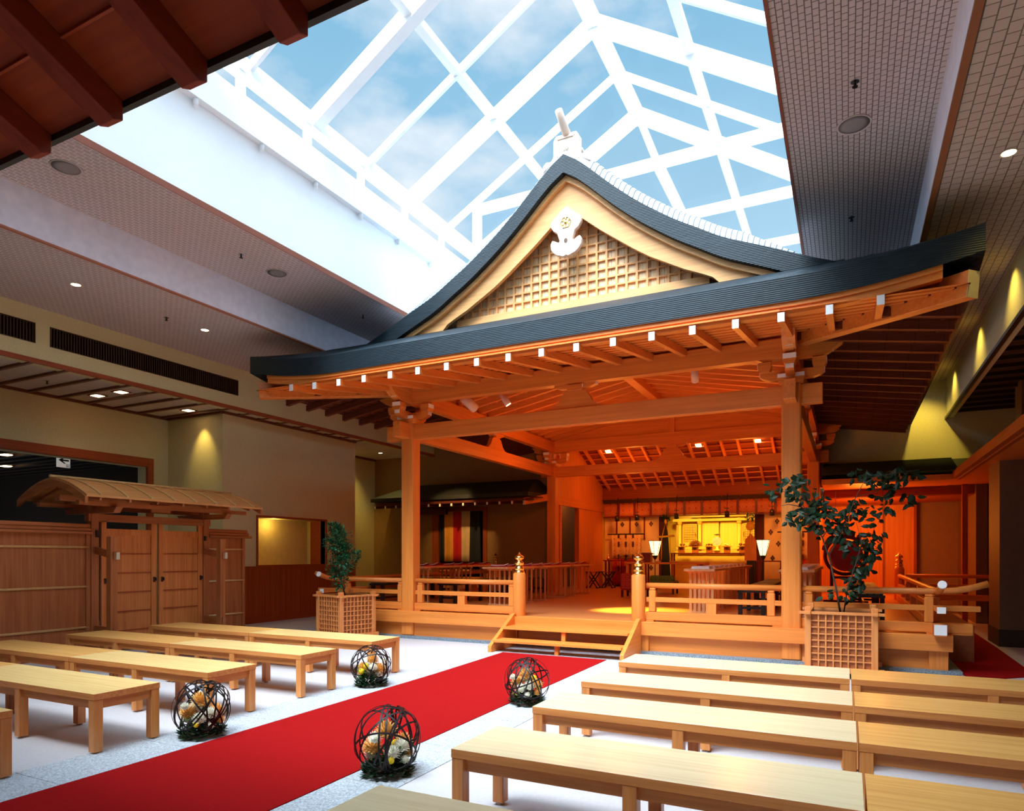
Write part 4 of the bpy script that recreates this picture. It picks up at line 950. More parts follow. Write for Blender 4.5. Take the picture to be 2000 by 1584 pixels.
for y in (5.89, 7.71):
    m = MB(); m.box(-9.25, -9.15, y-.05, y+.05, 0, 1.70); p_ = m.build('brace_post', CZ, t, bevel=.004)
    m = MB(); m.beam((GX, y+.12, 1.52), (-9.12, y, 1.43), .04, .10); m.build('brace_rail', CX, p_)
    m = MB(); m.beam((GX, y+.12, .36), (-9.12, y, .36), .05, .12); m.build('brace_rail', CX, p_)
    m = MB(); m.box(-9.15, -9.10, y+.0, y+.05, 1.38, 1.48); m.build('wedge', plain('pale_wedge', srgb(200, 180, 150), .6), p_)
def fence(y0, y1, lab, bam, cap):
    t = thing('cedar_fence', (GX, (y0+y1)/2, 0), lab, 'fence', 'cedar fences beside the gate')
    m = MB(); m.box(GX-.03, GX+.02, y0, y1, 0, 1.76); m.build('panel', gatewood('z', planks=None), t)
    m = MB(); m.box(GX-.10, GX+.10, y0-.0, y1+cap, 1.74, 1.78); m.box(GX-.07, GX+.07, y0, y1+cap*.6, 1.78, 1.83); m.box(GX-.05, GX+.05, y0, y1+cap*.5, 1.83, 1.89); m.build('capping', CY, t, bevel=.01)
    for z in bam: m = MB(); m.tube([(GX+.03, y0, z), (GX+.03, (y0+y1)/2, z+.003), (GX+.03, y1-.02, z)], .017, n=8); m.build('bamboo_rail', BAM, t)
    m = MB(); m.box(GX-.04, GX+.045, y1-.06, y1, 0, 1.76); m.build('end_post', CZ, t)
fence(0.5, 5.93, 'long cedar fence with bamboo rails left of the roofed gate', (1.556, .99, .406), 0)
fence(7.92, 8.70, 'short cedar fence panel right of the roofed gate', (1.54, .99, .40), .12)
# =================================================================== PLANTERS
def planter(cx, cy, rz, lab, s=.66, soil=True):
    t = thing('lattice_planter', (0, 0, 0), lab, 'planter', 'square lattice planters before the stage')
    PW = lambda a: wood('planter_timber', srgb(214, 136, 74), a, rough=.5)
    h = s/2
    for sx in (-1, 1):
        for sy in (-1, 1): m = MB(); m.box(sx*h-.035, sx*h+.035, sy*h-.035, sy*h+.035, 0, .83); m.build('corner_post', PW('z'), t, bevel=.004)
    for k, (dx, dy) in enumerate(((0, -1), (0, 1), (-1, 0), (1, 0))):
        m = MB(); b = MB()
        if dy:
            y = dy*h; b.box(-h, h, y-.012+dy*-.02, y+.012+dy*-.02, .08, .75)
            m.box(-h-.10, h+.10, y-.03, y+.03, .745, .775); m.box(-h-.10, h+.10, y-.03, y+.03, .07, .13)
            for i in range(1, 8): xx = -h+.035+(s-.07)*i/8; m.box(xx-.008, xx+.008, y-.002, y+.018*dy if dy > 0 else y+.0, .13, .745) if dy > 0 else m.box(xx-.008, xx+.008, y-.018, y+.002, .13, .745)
            for i in range(1, 8): zz = .13+.615*i/8; m.box(-h+.035, h-.035, min(y, y+dy*.016), max(y, y+dy*.016), zz-.007, zz+.007)
        else:
            x = dx*h; b.box(x-.012-dx*.02, x+.012-dx*.02, -h, h, .08, .75)
            m.box(x-.03, x+.03, -h-.10, h+.10, .748, .778); m.box(x-.03, x+.03, -h-.10, h+.10, .073, .133)
            for i in range(1, 8): yy = -h+.035+(s-.07)*i/8; m.box(min(x, x+dx*.018), max(x, x+dx*.018), yy-.008, yy+.008, .13, .745)
            for i in range(1, 8): zz = .13+.615*i/8; m.box(min(x, x+dx*.016), max(x, x+dx*.016), -h+.035, h-.035, zz-.007, zz+.007)
        p_ = b.build('side_panel', plain('planter_panel', srgb(168, 96, 48), .6), t); m.build('lattice', PW('x'), p_)
    m = MB(); m.box(-h+.02, h-.02, -h+.02, h-.02, .60, .72); m.build('soil', plain('soil', (.03, .02, .015), .95, noise=.4, scale=40, bump=.6), t)
    t.location = (cx, cy, 0); t.rotation_euler = (0, 0, rz); return t
planter(-7.62, 8.93, math.radians(-15), 'square lattice planter with a bushy upright shrub, left of the stage', s=.64)
planter(-.08, 9.08, 0, 'square lattice planter with a sparse branching tree, before the right pillar', s=.70)
LEAF = plain('dark_leaf', (.006, .028, .010), .5, noise=.35, scale=14, spec=.3)
LEAF2 = plain('shrub_leaf', (.010, .085, .030), .5, noise=.4, scale=14, spec=.3)
BARK = plain('bark', (.07, .045, .03), .8, noise=.3, scale=30)
def leaf(b, c, d, up, L, W):
    d = Vector(d).normalized(); s_ = d.cross(Vector(up)); 
    if s_.length < .05: s_ = d.cross(Vector((1, .3, .1)))
    s_.normalize(); n_ = s_.cross(d); P = [c, c+d*L*.3+s_*W*.5-n_*W*.12, c+d*L*.65+s_*W*.42-n_*W*.1, c+d*L, c+d*L*.65-s_*W*.42-n_*W*.1, c+d*L*.3-s_*W*.5-n_*W*.12]
    v = [b.bm.verts.new(p) for p in P]; mid = b.bm.verts.new(c+d*L*.45+n_*W*.06)
    for i in range(6): b.bm.faces.new((v[i], v[(i+1) % 6], mid)).smooth = False
# left shrub
rnd = random.Random(11)
t = thing('potted_shrub', (-7.62, 8.93, .72), 'narrow bushy dark green shrub growing in the left planter', 'shrub')
base = Vector((-7.62, 8.93, .70)); D0 = 11.05
ctr = [(667, 1150, 3), (664, 1135, 16), (662, 1110, 26), (673, 1090, 25), (676, 1100, 20), (664, 1075, 24), (658, 1060, 22), (665, 1050, 20), (657, 1035, 14), (697, 1085, 8), (651, 1120, 10), (645, 1062, 12), (676, 1075, 14), (650, 1030, 9)]
fol = MB(); st_ = MB()
def off(u, v, dd): return view(u, v, D0+dd)
sp_ = [base, off(668, 1140, 0), off(664, 1110, .0), off(668, 1085, .05), off(660, 1060, 0), off(654, 1032, 0)]
st_.tube(sp_, [.014, .012, .010, .008, .006, .004], n=6)
for (u, v, r) in ctr[1:]:
    c = off(u, v, rnd.uniform(-.06, .06)); R = r/FPX*D0
    near = min(sp_, key=lambda p: (p-c).length); st_.tube([near, (near+c)/2+Vector((0, 0, .01)), c], [.006, .004, .002], n=5)
    for k in range(int(30+r*7)):
        a = Vector((rnd.gauss(0, 1), rnd.gauss(0, 1), rnd.gauss(0, 1))).normalized()*R*rnd.uniform(.3, 1.08); q = c+a
        leaf(fol, q, a.normalized()+Vector((rnd.uniform(-.6, .6), rnd.uniform(-.6, .6), rnd.uniform(-.2, .7))), (0, 0, 1), rnd.uniform(.045, .07), rnd.uniform(.024, .034))
fol.build('foliage', LEAF2, t); st_.build('stem', BARK, t)
# right tree: branches spread wide in front of the right pillar
t = thing('potted_tree', (-.08, 9.08, .72), 'sparse wide-branching dark-leaved tree growing in the right planter', 'tree')
D1 = 8.35; rnd = random.Random(5)
def V(u, v, dd=0): return view(u, v, D1+dd)
br = [([(1641, 1196, 0), (1633, 1150, .03), (1620, 1090, .06), (1606, 1050, .05), (1585, 1010, .0), (1565, 990, -.05), (1540, 985, -.1), (1525, 988, -.1)], .013),
      ([(1606, 1050, .05), (1626, 1020, .1), (1632, 985, .12), (1632, 960, .12)], .006),
      ([(1648, 1196, 0), (1655, 1150, -.05), (1672, 1100, -.12), (1683, 1060, -.15), (1672, 1020, -.1)], .009),
      ([(1618, 1085, .06), (1640, 1050, 0), (1656, 1010, -.1), (1672, 970, -.2), (1688, 940, -.22), (1694, 918, -.25)], .009),
      ([(1688, 945, -.22), (1712, 930, -.25), (1745, 925, -.3), (1775, 920, -.3), (1795, 918, -.3)], .006),
      ([(1672, 970, -.2), (1705, 962, -.1), (1725, 952, 0), (1740, 955, .05)], .004),
      ([(1585, 1010, 0), (1570, 990, .1), (1560, 975, .15), (1552, 968, .15), (1530, 960, .2), (1512, 958, .2)], .006),
      ([(1552, 968, .15), (1550, 950, .15), (1548, 935, .15), (1560, 925, .2)], .004),
      ([(1725, 952, 0), (1722, 985, .1), (1726, 1010, .1), (1708, 1030, .1), (1702, 1050, .15)], .003),
      ([(1633, 1150, .03), (1622, 1158, 0), (1612, 1162, 0)], .003)]
st_ = MB(); fol = MB()
for pts, r in br:
    P_ = [V(*p) for p in pts]; st_.tube(P_, [max(.002, r*(1-.75*i/(len(P_)-1))) for i in range(len(P_))], n=6)
clus = [(1530, 945, 12, 9), (1548, 940, 14, 14), (1570, 938, 12, 10), (1512, 958, 14, 10), (1503, 965, 10, 5), (1552, 962, 14, 12), (1590, 975, 22, 26), (1580, 998, 22, 26), (1600, 1005, 22, 24), (1565, 1010, 20, 20), (1545, 1010, 14, 12), (1622, 1020, 22, 24), (1600, 1035, 16, 14), (1640, 1035, 22, 22), (1618, 1000, 16, 12),
        (1652, 1005, 14, 10), (1662, 990, 12, 8), (1672, 985, 14, 10), (1690, 1000, 10, 5), (1668, 1000, 10, 6), (1648, 1065, 18, 12), (1685, 1060, 18, 16), (1700, 1070, 16, 14), (1686, 1095, 18, 18), (1705, 1045, 12, 7), (1722, 1043, 8, 4), (1668, 1130, 22, 26), (1655, 1145, 14, 10), (1690, 1120, 12, 8),
        (1680, 925, 16, 12), (1700, 940, 16, 14), (1720, 935, 18, 18), (1742, 935, 16, 14), (1755, 925, 16, 12), (1775, 922, 14, 12), (1788, 928, 8, 5), (1735, 965, 12, 8), (1718, 968, 10, 7), (1778, 972, 14, 14), (1718, 995, 14, 9), (1740, 992, 8, 3), (1715, 1018, 9, 4), (1705, 1028, 8, 5), (1625, 1160, 8, 3), (1612, 1163, 8, 3), (1655, 1165, 10, 6), (1700, 1078, 16, 12), (1650, 1030, 12, 8)]
for (u, v, r, n_) in clus:
    for k in range(n_):
        a = rnd.uniform(0, 2*PI); rr = r*math.sqrt(rnd.random()); dd = rnd.uniform(-.16, .16)
        c = V(u+rr*math.cos(a), v+rr*math.sin(a), dd)
        leaf(fol, c, (rnd.uniform(-1, 1), rnd.uniform(-1, 1), rnd.uniform(-1.2, .2)), (rnd.uniform(-.5, .5), -1, rnd.uniform(0, 1)), rnd.uniform(.085, .125), rnd.uniform(.045, .062))
fol.build('foliage', LEAF, t); st_.build('branches', BARK, t)
# =================================================================== FLOWER BALLS
CANE = plain('dark_cane', (.014, .008, .007), .5, noise=.2, spec=.25)
PETALS = {'peach': plain('peach_petal', srgb(255, 196, 112), .6, noise=.15, scale=30), 'white': plain('white_petal', srgb(255, 250, 232), .6, noise=.08), 'yellow': plain('yellow_petal', srgb(255, 214, 20), .55, noise=.1)}
GREEN = plain('flower_green', (.008, .045, .014), .45, noise=.4, scale=20)
def flower_ball(cx, cy, seed, lab):
    rn = random.Random(seed); R = .225; t = thing('flower_ball', (cx, cy, .006), lab, 'flower arrangement', 'woven cane balls of flowers beside the carpet')
    C = Vector((cx, cy, .006+R))
    m = MB()
    for k in range(13):
        ax = Vector((rn.gauss(0, 1), rn.gauss(0, 1), rn.gauss(0, .8))).normalized(); o_ = rn.uniform(-.55, .55)*R if k > 3 else rn.uniform(-.1, .1)*R
        a = ax.orthogonal().normalized(); b = ax.cross(a); rr = math.sqrt(max(.001, R*R-o_*o_))*rn.uniform(.975, 1.0); n = 40; wd = .0062
        ring = []
        for i in range(n):
            d = a*math.cos(2*PI*i/n)+b*math.sin(2*PI*i/n); c = C+ax*o_+d*rr; nrm = (c-C).normalized(); sd_ = nrm.cross(-a*math.sin(2*PI*i/n)+b*math.cos(2*PI*i/n)).normalized()
            ring.append([m.bm.verts.new(c+sd_*wd+nrm*.0015), m.bm.verts.new(c-sd_*wd+nrm*.0015), m.bm.verts.new(c-sd_*wd-nrm*.0015), m.bm.verts.new(c+sd_*wd-nrm*.0015)])
        for i in range(n):
            A, B = ring[i], ring[(i+1) % n]
            for j in range(4): m.bm.faces.new((A[j], B[j], B[(j+1) % 4], A[(j+1) % 4]))
    m.build('cane_cage', CANE, t)
    m = MB()
    for k in range(420):
        a = rn.uniform(0, 2*PI); r = R*.68*math.sqrt(rn.random()); z = .012+rn.uniform(.0, .11)*(1.15-r/R)+(.03 if r < .1 else 0)
        leaf(m, Vector((cx+r*math.cos(a), cy+r*math.sin(a), z)), (math.cos(a)+rn.uniform(-.8, .8), math.sin(a)+rn.uniform(-.8, .8), rn.uniform(-.1, .9)), (0, 0, 1), rn.uniform(.04, .065), rn.uniform(.02, .03))
    m.build('greenery', GREEN, t)
    m = MB()
    for k in range(110):
        a = rn.uniform(0, 2*PI); r = R*.62*math.sqrt(rn.random())
        leaf(m, Vector((cx+r*math.cos(a), cy+r*math.sin(a), .07+rn.uniform(.0, .13))), (math.cos(a)+rn.uniform(-.8, .8), math.sin(a)+rn.uniform(-.8, .8), rn.uniform(.1, 1.2)), (0, 0, 1), rn.uniform(.03, .05), rn.uniform(.016, .024))
    m.build('light_sprigs', plain('light_green', (.07, .19, .04), .5, noise=.3, scale=20), t)
    def mum(c, r, kind, lookz=.6):
        b = MB(); c = Vector(c)
        nn = 90 if kind != 'yellow' else 0
        b.sphere(c, r*(.6 if nn else .8), (1, 1, 1), 1 if nn else 2)
        for k in range(nn):
            zc = 1-1.5*(k+.5)/nn; th = k*2.39996; s_ = math.sqrt(1-zc*zc); d = Vector((s_*math.cos(th), s_*math.sin(th), zc)); 
            leaf(b, c+d*r*.35, d+Vector((0, 0, .25)), (0, 0, 1), r*.68*rn.uniform(.85, 1.1), r*.20)
        b.build('chrysanthemum' if kind != 'yellow' else 'yellow_bloom', PETALS[kind], t)
    for k, (kind, rr, zz) in enumerate((('peach', .080, .19), ('peach', .082, .285), ('white', .062, .16), ('white', .062, .19), ('peach', .068, .20), ('yellow', .044, .17), ('yellow', .038, .24), ('white', .055, .22), ('white', .058, .14), ('white', .04, .26), ('yellow', .03, .13), ('white', .04, .11), ('peach', .045, .13))):
        a = seed*1.3+k*2*PI/8.2; d = .02 if k == 1 else (.105 if k < 9 else .14)
        mum((cx+d*math.cos(a), cy+d*math.sin(a), zz), rr, kind)
flower_ball(-4.60, 3.68, 3, 'cane flower ball left of the carpet, nearer the camera')
flower_ball(-2.72, 3.60, 8, 'cane flower ball right of the carpet, nearer the camera')
flower_ball(-4.70, 5.92, 5, 'cane flower ball left of the carpet, nearer the stage')
flower_ball(-2.78, 5.88, 12, 'cane flower ball right of the carpet, nearer the stage')
# =================================================================== SLATTED TABLES ON THE STAGE
TW = lambda a: wood('table_timber', srgb(232, 176, 124), a, rough=.4)
def slat_table(x0, x1, y0, y1, lab, grp, n=5, w=.024):
    t = thing('slatted_table', ((x0+x1)/2, (y0+y1)/2, ZF), lab, 'table', grp)
    m = MB(); m.box(x0, x1, y0, y1, 1.175, 1.212); m.build('table_top', TW('y'), t, bevel=.003)
    for yy in (y0+.22, y1-.22):
        m = MB(); a, b = x0+.05, x1-.05
        for i in range(n): c = a+w/2+(b-a-w)*i/(n-1); m.box(c-w/2, c+w/2, yy-.02, yy+.02, ZF+.03, 1.14)
        m.box(a-.02, b+.02, yy-.03, yy+.03, ZF+.001, ZF+.03); m.box(a-.03, b+.03, yy-.03, yy+.03, 1.14, 1.175)
        m.build('leg_panel', TW('z'), t)
    return t
A_, B_, C_, E_ = 'slatted tables on the far left of the stage', 'slatted tables left of the stage centre', 'slatted tables right of the stage centre', 'slatted tables behind the right pillar'
for k, (y0, y1) in enumerate(((11.2, 12.85), (12.9, 14.6))): slat_table(-8.12, -7.56, y0, y1, 'slatted table behind the left pillar, %s' % ('nearer one' if k == 0 else 'farther one'), A_)
W3 = ('nearest', 'middle', 'farthest')
for k, (y0, y1) in enumerate(((11.22, 12.66), (12.9, 14.46), (14.64, 16.0))):
    slat_table(-6.26, -5.72, y0, y1, 'slatted table with red programmes left of stage centre, %s of its three' % W3[k], B_)
    slat_table(-2.44, -1.94, y0, y1, 'slatted table with white booklets right of stage centre, %s of its three' % W3[k], C_, n=6, w=.045)
    slat_table(-.98, -.46, y0, y1, 'slatted table partly hidden by the right pillar, %s of its three' % W3[k], E_, n=6, w=.045)
PRED = plain('programme_red', srgb(190, 20, 24), .6); PWH = plain('programme_white', srgb(244, 236, 232), .6)
def programme(x, y, kind, lab, grp, seed):
    r = random.Random(seed); b = MB(); z = 1.2125; a = r.uniform(-.25, .25)
    if kind == 'red':
        L, D = .17, .15
        b.box(-L, L, -D, D, 0, .022); b.mat(1); b.prism([(-L, .03), (-L*.2, .022), (L*.6, .030), (L*1.05, .058), (L*1.05, .068), (L*.55, .042), (-L*.2, .034), (-L, .042)], 'y', -D-.004, -D+.018)
        b.mat(0); b.prism([(-L, .022), (L*.5, .030), (L*.9, .055), (L*.5, .05), (-L, .045)], 'y', -D+.02, D)
    else:
        b.mat(1); b.box(-.15, .15, -.16, .12, 0, .02); b.box(-.14, .14, -.15, .115, .02, .04); b.mat(0); b.box(-.14, .14, .12, .16, 0, .034)
    o = b.build('programme' if kind == 'red' else 'booklet', [PRED, PWH] if kind == 'red' else [plain('booklet_edge', srgb(150, 90, 80), .6), PWH])
    o.location = (x, y, z); o.rotation_euler = (0, 0, a if kind == 'red' else 0); tag(o, lab, 'booklet', grp)
for i in range(6): programme(-7.75, 11.4+i*.5, 'red', 'red programme with curled white edge, %s from near end of far left tables' % ('first','second','third','fourth','fifth','sixth','seventh','eighth','ninth')[i], 'programmes on the far left tables', i)
for i in range(9): programme(-5.95, 11.42+i*.53, 'red', 'red programme with curled white edge, %s from near end of tables left of centre' % ('first','second','third','fourth','fifth','sixth','seventh','eighth','ninth')[i], 'programmes on the tables left of centre', 20+i)
for i in range(9): programme(-2.18, 11.42+i*.53, 'white', 'white booklet stack, %s from near end of tables right of centre' % ('first','second','third','fourth','fifth','sixth','seventh','eighth','ninth')[i], 'booklets on the tables right of centre', 40+i)
for i in range(9): programme(-.70, 11.42+i*.53, 'white', 'white booklet stack, %s from near end, tables behind right pillar' % ('first','second','third','fourth','fifth','sixth','seventh','eighth','ninth')[i], 'booklets behind the right pillar', 60+i)
def brocade(name, c1, c2, sc=14):
    if name in MATS: return MATS[name]
    m, b = newmat(name); t = m.node_tree; N = t.nodes.new; Lk = t.links.new
    tc = N('ShaderNodeTexCoord'); v = N('ShaderNodeTexVoronoi'); v.inputs['Scale'].default_value = sc; v.inputs['Randomness'].default_value = 0; Lk(tc.outputs['Object'], v.inputs['Vector'])
    r = N('ShaderNodeValToRGB'); Lk(v.outputs['Distance'], r.inputs[0]); r.color_ramp.interpolation = 'CONSTANT'
    r.color_ramp.elements[0].color = (*c2, 1); r.color_ramp.elements[1].position = .24; r.color_ramp.elements[1].color = (*c1, 1)
    e = r.color_ramp.elements.new(.40); e.color = (*c2, 1); e2 = r.color_ramp.elements.new(.46); e2.color = (*c1, 1)
    Lk(r.outputs[0], b.inputs['Base Color']); b.inputs['Roughness'].default_value = .6; MATS[name] = m; return m
BRO = brocade('seat_brocade', srgb(120, 110, 70), srgb(60, 60, 40), 12)
def black_bench(x0, x1, y0, y1, lab, grp='black brocade-topped benches on the stage'):
    t = thing('black_bench', ((x0+x1)/2, (y0+y1)/2, ZF), lab, 'bench', grp); H = .90
    m = MB(); m.box(x0, x1, y0, y1, H-.06, H-.02); m.build('frame', BLACK, t)
    m = MB(); m.box(x0+.02, x1-.02, y0+.02, y1-.02, H-.02, H+.015); m.build('cushion', BRO, t, bevel=.012)
    for yy in (y0+.08, (y0+y1)/2, y1-.08):
        for xx in (x0+.035, x1-.035): m = MB(); m.box(xx-.03, xx+.03, yy-.03, yy+.03, ZF+.001, H-.06); m.build('leg', BLACK, t)
    m = MB()
    for yy in (y0+.08, y1-.08): m.box(x0+.03, x1-.03, yy-.015, yy+.015, ZF+.10, ZF+.14)
    m.box((x0+x1)/2-.015, (x0+x1)/2+.015, y0+.08, y1-.08, ZF+.10, ZF+.135); m.build('stretcher', BLACK, t)
black_bench(-8.46, -8.16, 10.6, 12.9, 'black bench between the left side railing and the far left tables')
for k, (y0, y1) in enumerate(((11.3, 13.5), (13.6, 15.8))):
    black_bench(-7.32, -6.92, y0, y1, 'black brocade-topped bench between the two left table rows, %s one' % ('nearer', 'farther')[k])
    black_bench(-1.60, -1.18, y0, y1, 'black brocade-topped bench left of the right pillar, %s one' % ('nearer', 'farther')[k])
black_bench(.02, .46, 10.7, 14.6, 'black bench with greenish brocade top behind the potted tree')
# chairs
def brocade_chair(x, y, w, h, mat, lab, rz=0):
    t = thing('brocade_chair', (x, y, ZF), lab, 'chair')
    m = MB(); m.box(x-w/2, x+w/2, y-.25, y+.25, ZF+.16, ZF+.33); m.build('seat', mat, t, bevel=.03)
    m = MB(); m.box(x-w/2, x+w/2, y-.27, y-.19, ZF+.16, ZF+h); m.build('backrest', mat, t, bevel=.035)
    for s in (-1, 1):
        for yy in (-.22, .22): m = MB(); m.box(x+s*(w/2-.04)-.022, x+s*(w/2-.04)+.022, y+yy-.022, y+yy+.022, ZF+.001, ZF+.16); m.build('leg', plain('dark_leg', srgb(70, 26, 14), .5), t)
brocade_chair(-4.42, 15.2, .56, .55, brocade('red_brocade', srgb(176, 30, 34), srgb(210, 120, 70), 10), 'red brocade chair seen just left of the right newel post')
brocade_chair(-4.12, 16.75, .62, .46, brocade('green_brocade', srgb(62, 104, 50), srgb(150, 130, 60), 10), 'green brocade chair seen just right of the right newel post')
for k, (x, y) in enumerate(((-6.66, 18.6), (-6.30, 18.9))):
    t = thing('folding_stool', (x, y, ZF), 'black crossed-leg folding stool by the left sanctuary wall, %s of two' % ('left', 'right')[k], 'stool', 'folding stools')
    for yy in (-.14, .14):
        m = MB(); m.beam((x-.16, y+yy, ZF+.012), (x+.16, y+yy, ZF+.47), .022, .03); m.beam((x+.16, y+yy+.02, ZF+.012), (x-.16, y+yy+.02, ZF+.47), .022, .03); m.build('crossed_legs', BLACK, t)
    m = MB(); m.box(x-.17, x-.14, y-.17, y+.18, ZF+.46, ZF+.485); m.box(x+.14, x+.17, y-.17, y+.18, ZF+.46, ZF+.485); m.box(x-.17, x-.14, y-.17, y+.18, ZF+.001, ZF+.022); m.box(x+.14, x+.17, y-.17, y+.18, ZF+.001, ZF+.022); m.build('bars', BLACK, t)
    m = MB(); m.prism([(x-.15, ZF+.475), (x, ZF+.45), (x+.15, ZF+.475), (x+.15, ZF+.48), (x, ZF+.456), (x-.15, ZF+.48)], 'y', y-.14, y+.14); m.build('sling_seat', plain('red_sling', srgb(160, 20, 16), .7), t)
# front offering table
t = thing('offering_table', (-4.1, 16.95, ZF), 'pale wooden table in front of the altar behind the right newel post', 'table')
m = MB(); m.box(-5.15, -3.1, 16.75, 17.2, 1.205, 1.25); m.build('table_top', HX, t, bevel=.004)
for x in (-5.0, -3.2): m = MB(); m.box(x-.13, x-.05, 16.8, 17.15, ZF+.001, 1.205); m.box(x+.02, x+.1, 16.8, 17.15, ZF+.001, 1.205); m.build('leg', HZm, t)
for k, x in enumerate((-4.75, -4.35, -3.95)):
    m = MB(); m.lathe([(.03, 0), (.07, .012), (.10, .03), (.098, .034), (.06, .018), (.001, .016)], (0, 0, 0), 20); o = m.build('dish', plain('white_porcelain', srgb(250, 236, 200), .25)); o.location = (x, 16.95, 1.251); tag(o, 'shallow white dish on the pale offering table, %s of three' % ('left', 'middle', 'right')[k], 'dish', 'dishes on the offering table')
# =================================================================== ALTAR
GW = wood('altar_wood', srgb(246, 206, 110), 'z', rough=.35, contrast=.12); GWX = wood('altar_wood', srgb(246, 206, 110), 'x', rough=.35, contrast=.12)
m = MB(); m.box(PL, PR, 22.3, 22.4, ZF, 3.5); m.box(PL-.1, PL, sb, 22.4, ZF, 3.5); m.box(PR, PR+.1, sb, 22.4, ZF, 3.5); struct(m.build('wall_sanctuary', wood('altar_wood', srgb(246, 206, 110), 'z')))
m = MB(); m.box(PL, PR, sb, 22.4, 3.3, 3.36); struct(m.build('ceiling_sanctuary', redwood('x')))
m = MB(); m.box(PL, PR, 20.4, 22.4, ZF-.05, ZF); struct(m.build('floor_sanctuary', MATS['deck_timber_x']))
t = thing('altar_cabinet', (-3.65, 21.7, ZF), 'golden wood altar cabinet with lattice doors, bright yellow at the back of the stage', 'altar')
m = MB(); m.box(-5.0, -2.3, 21.9, 22.2, ZF+.001, 2.95); m.build('body', GW, t)
for x in (-4.85, -4.22, -3.02, -2.4): m = MB(); m.cyl((x, 21.72, ZF), (x, 21.72, 2.55), .055, n=16); m.lathe([(.055, 2.40), (.085, 2.48), (.085, 2.56), (.05, 2.60)], (x, 21.72, 0), 16); m.build('column', GW, t)
m = MB(); m.box(-4.5, -2.75, 21.6, 21.8, 2.62, 2.72); m.box(-5.05, -2.2, 21.62, 21.8, 2.50, 2.58); m.box(-4.75, -2.5, 21.55, 21.8, 2.80, 2.86); m.build('lintel', GWX, t)
for x0, x1 in ((-4.74, -4.32), (-2.92, -2.5)):
    m = MB(); m.box(x0, x1, 21.78, 21.82, 1.72, 2.42); d_ = m.build('door', GW, t)
    m = MB()
    for i in range(8): xx = x0+.03+(x1-x0-.06)*i/7; m.box(xx-.006, xx+.006, 21.765, 21.78, 1.86, 2.38)
    for i in range(8): zz = 1.86+.52*i/7; m.box(x0+.03, x1-.03, 21.765, 21.78, zz-.006, zz+.006)
    m.build('lattice', wood('altar_lattice', srgb(176, 120, 50), 'x'), d_)
    m = MB(); xx = x1-.03 if x0 < -4 else x0+.03; m.lathe([(.012, 0), (.02, .04), (.012, .08), (.02, .12), (.01, .16)], (xx, 21.755, 2.0), 10); m.build('brass_fitting', GOLD, d_)
m = MB(); m.box(-4.16, -3.64, 21.80, 21.83, 1.70, 2.48); m.box(-3.60, -3.08, 21.80, 21.83, 1.70, 2.48); m.build('centre_door', GW, t)
m = MB(); m.box(-4.9, -2.4, 21.45, 21.7, 1.62, 1.70); m.box(-4.9, -2.4, 21.3, 21.5, 1.48, 1.56); m.box(-5.0, -2.3, 21.3, 21.9, ZF+.001, 1.40); m.build('step', GWX, t)
t = thing('round_mirror', (-3.62, 21.38, 1.56), 'round polished mirror on a stand in the middle of the altar', 'mirror')
c = Vector((-3.62, 21.36, 1.86))
m = MB(); m.cyl(c+Vector((0, .012, 0)), c-Vector((0, .012, 0)), .135, n=32); m.build('disc', plain('mirror_silver', (.92, .90, .92), .35, metal=.6, noise=.3, scale=9), t)
m = MB(); m.tube([c+Vector((.15*math.cos(a), .0, .15*math.sin(a))) for a in [PI*1.0+PI*k/12 for k in range(13)]], .018, n=8); m.lathe([(.13, 0), (.13, .03), (.05, .06), (.04, .14)], (-3.62, 21.36, 1.56), 18); m.build('stand', GW, t)
m = MB(); m.prism([(c.x-.11, c.z+.20), (c.x, c.z+.17), (c.x+.11, c.z+.20), (c.x, c.z+.23)], 'y', c.y-.01, c.y+.01); m.build('crest', GOLD, t)
RL = plain('red_lacquer', srgb(120, 24, 12), .35)
def ltable(x0, x1, y0, y1, z, lab, mat=None, th=.03):
    mat = mat or RL; t = thing('lacquer_table', ((x0+x1)/2, (y0+y1)/2, ZF), lab, 'table')
    m = MB(); m.box(x0, x1, y0, y1, z-th, z); m.build('table_top', mat, t)
    for xx in (x0+.07, x1-.07):
        for yy in (y0+.05, y1-.05): m = MB(); m.box(xx-.022, xx+.022, yy-.022, yy+.022, ZF+.001, z-th); m.build('leg', mat, t)
ltable(-4.95, -2.45, 20.75, 21.15, 1.50, 'long dark red table carrying the row of square offering stands before the altar')
ltable(-6.62, -5.25, 19.35, 19.75, 1.28, 'red-brown lacquer table before the left curtain stand')
ltable(-2.26, -1.55, 19.35, 19.75, 1.28, 'red-brown lacquer table under the right lantern')
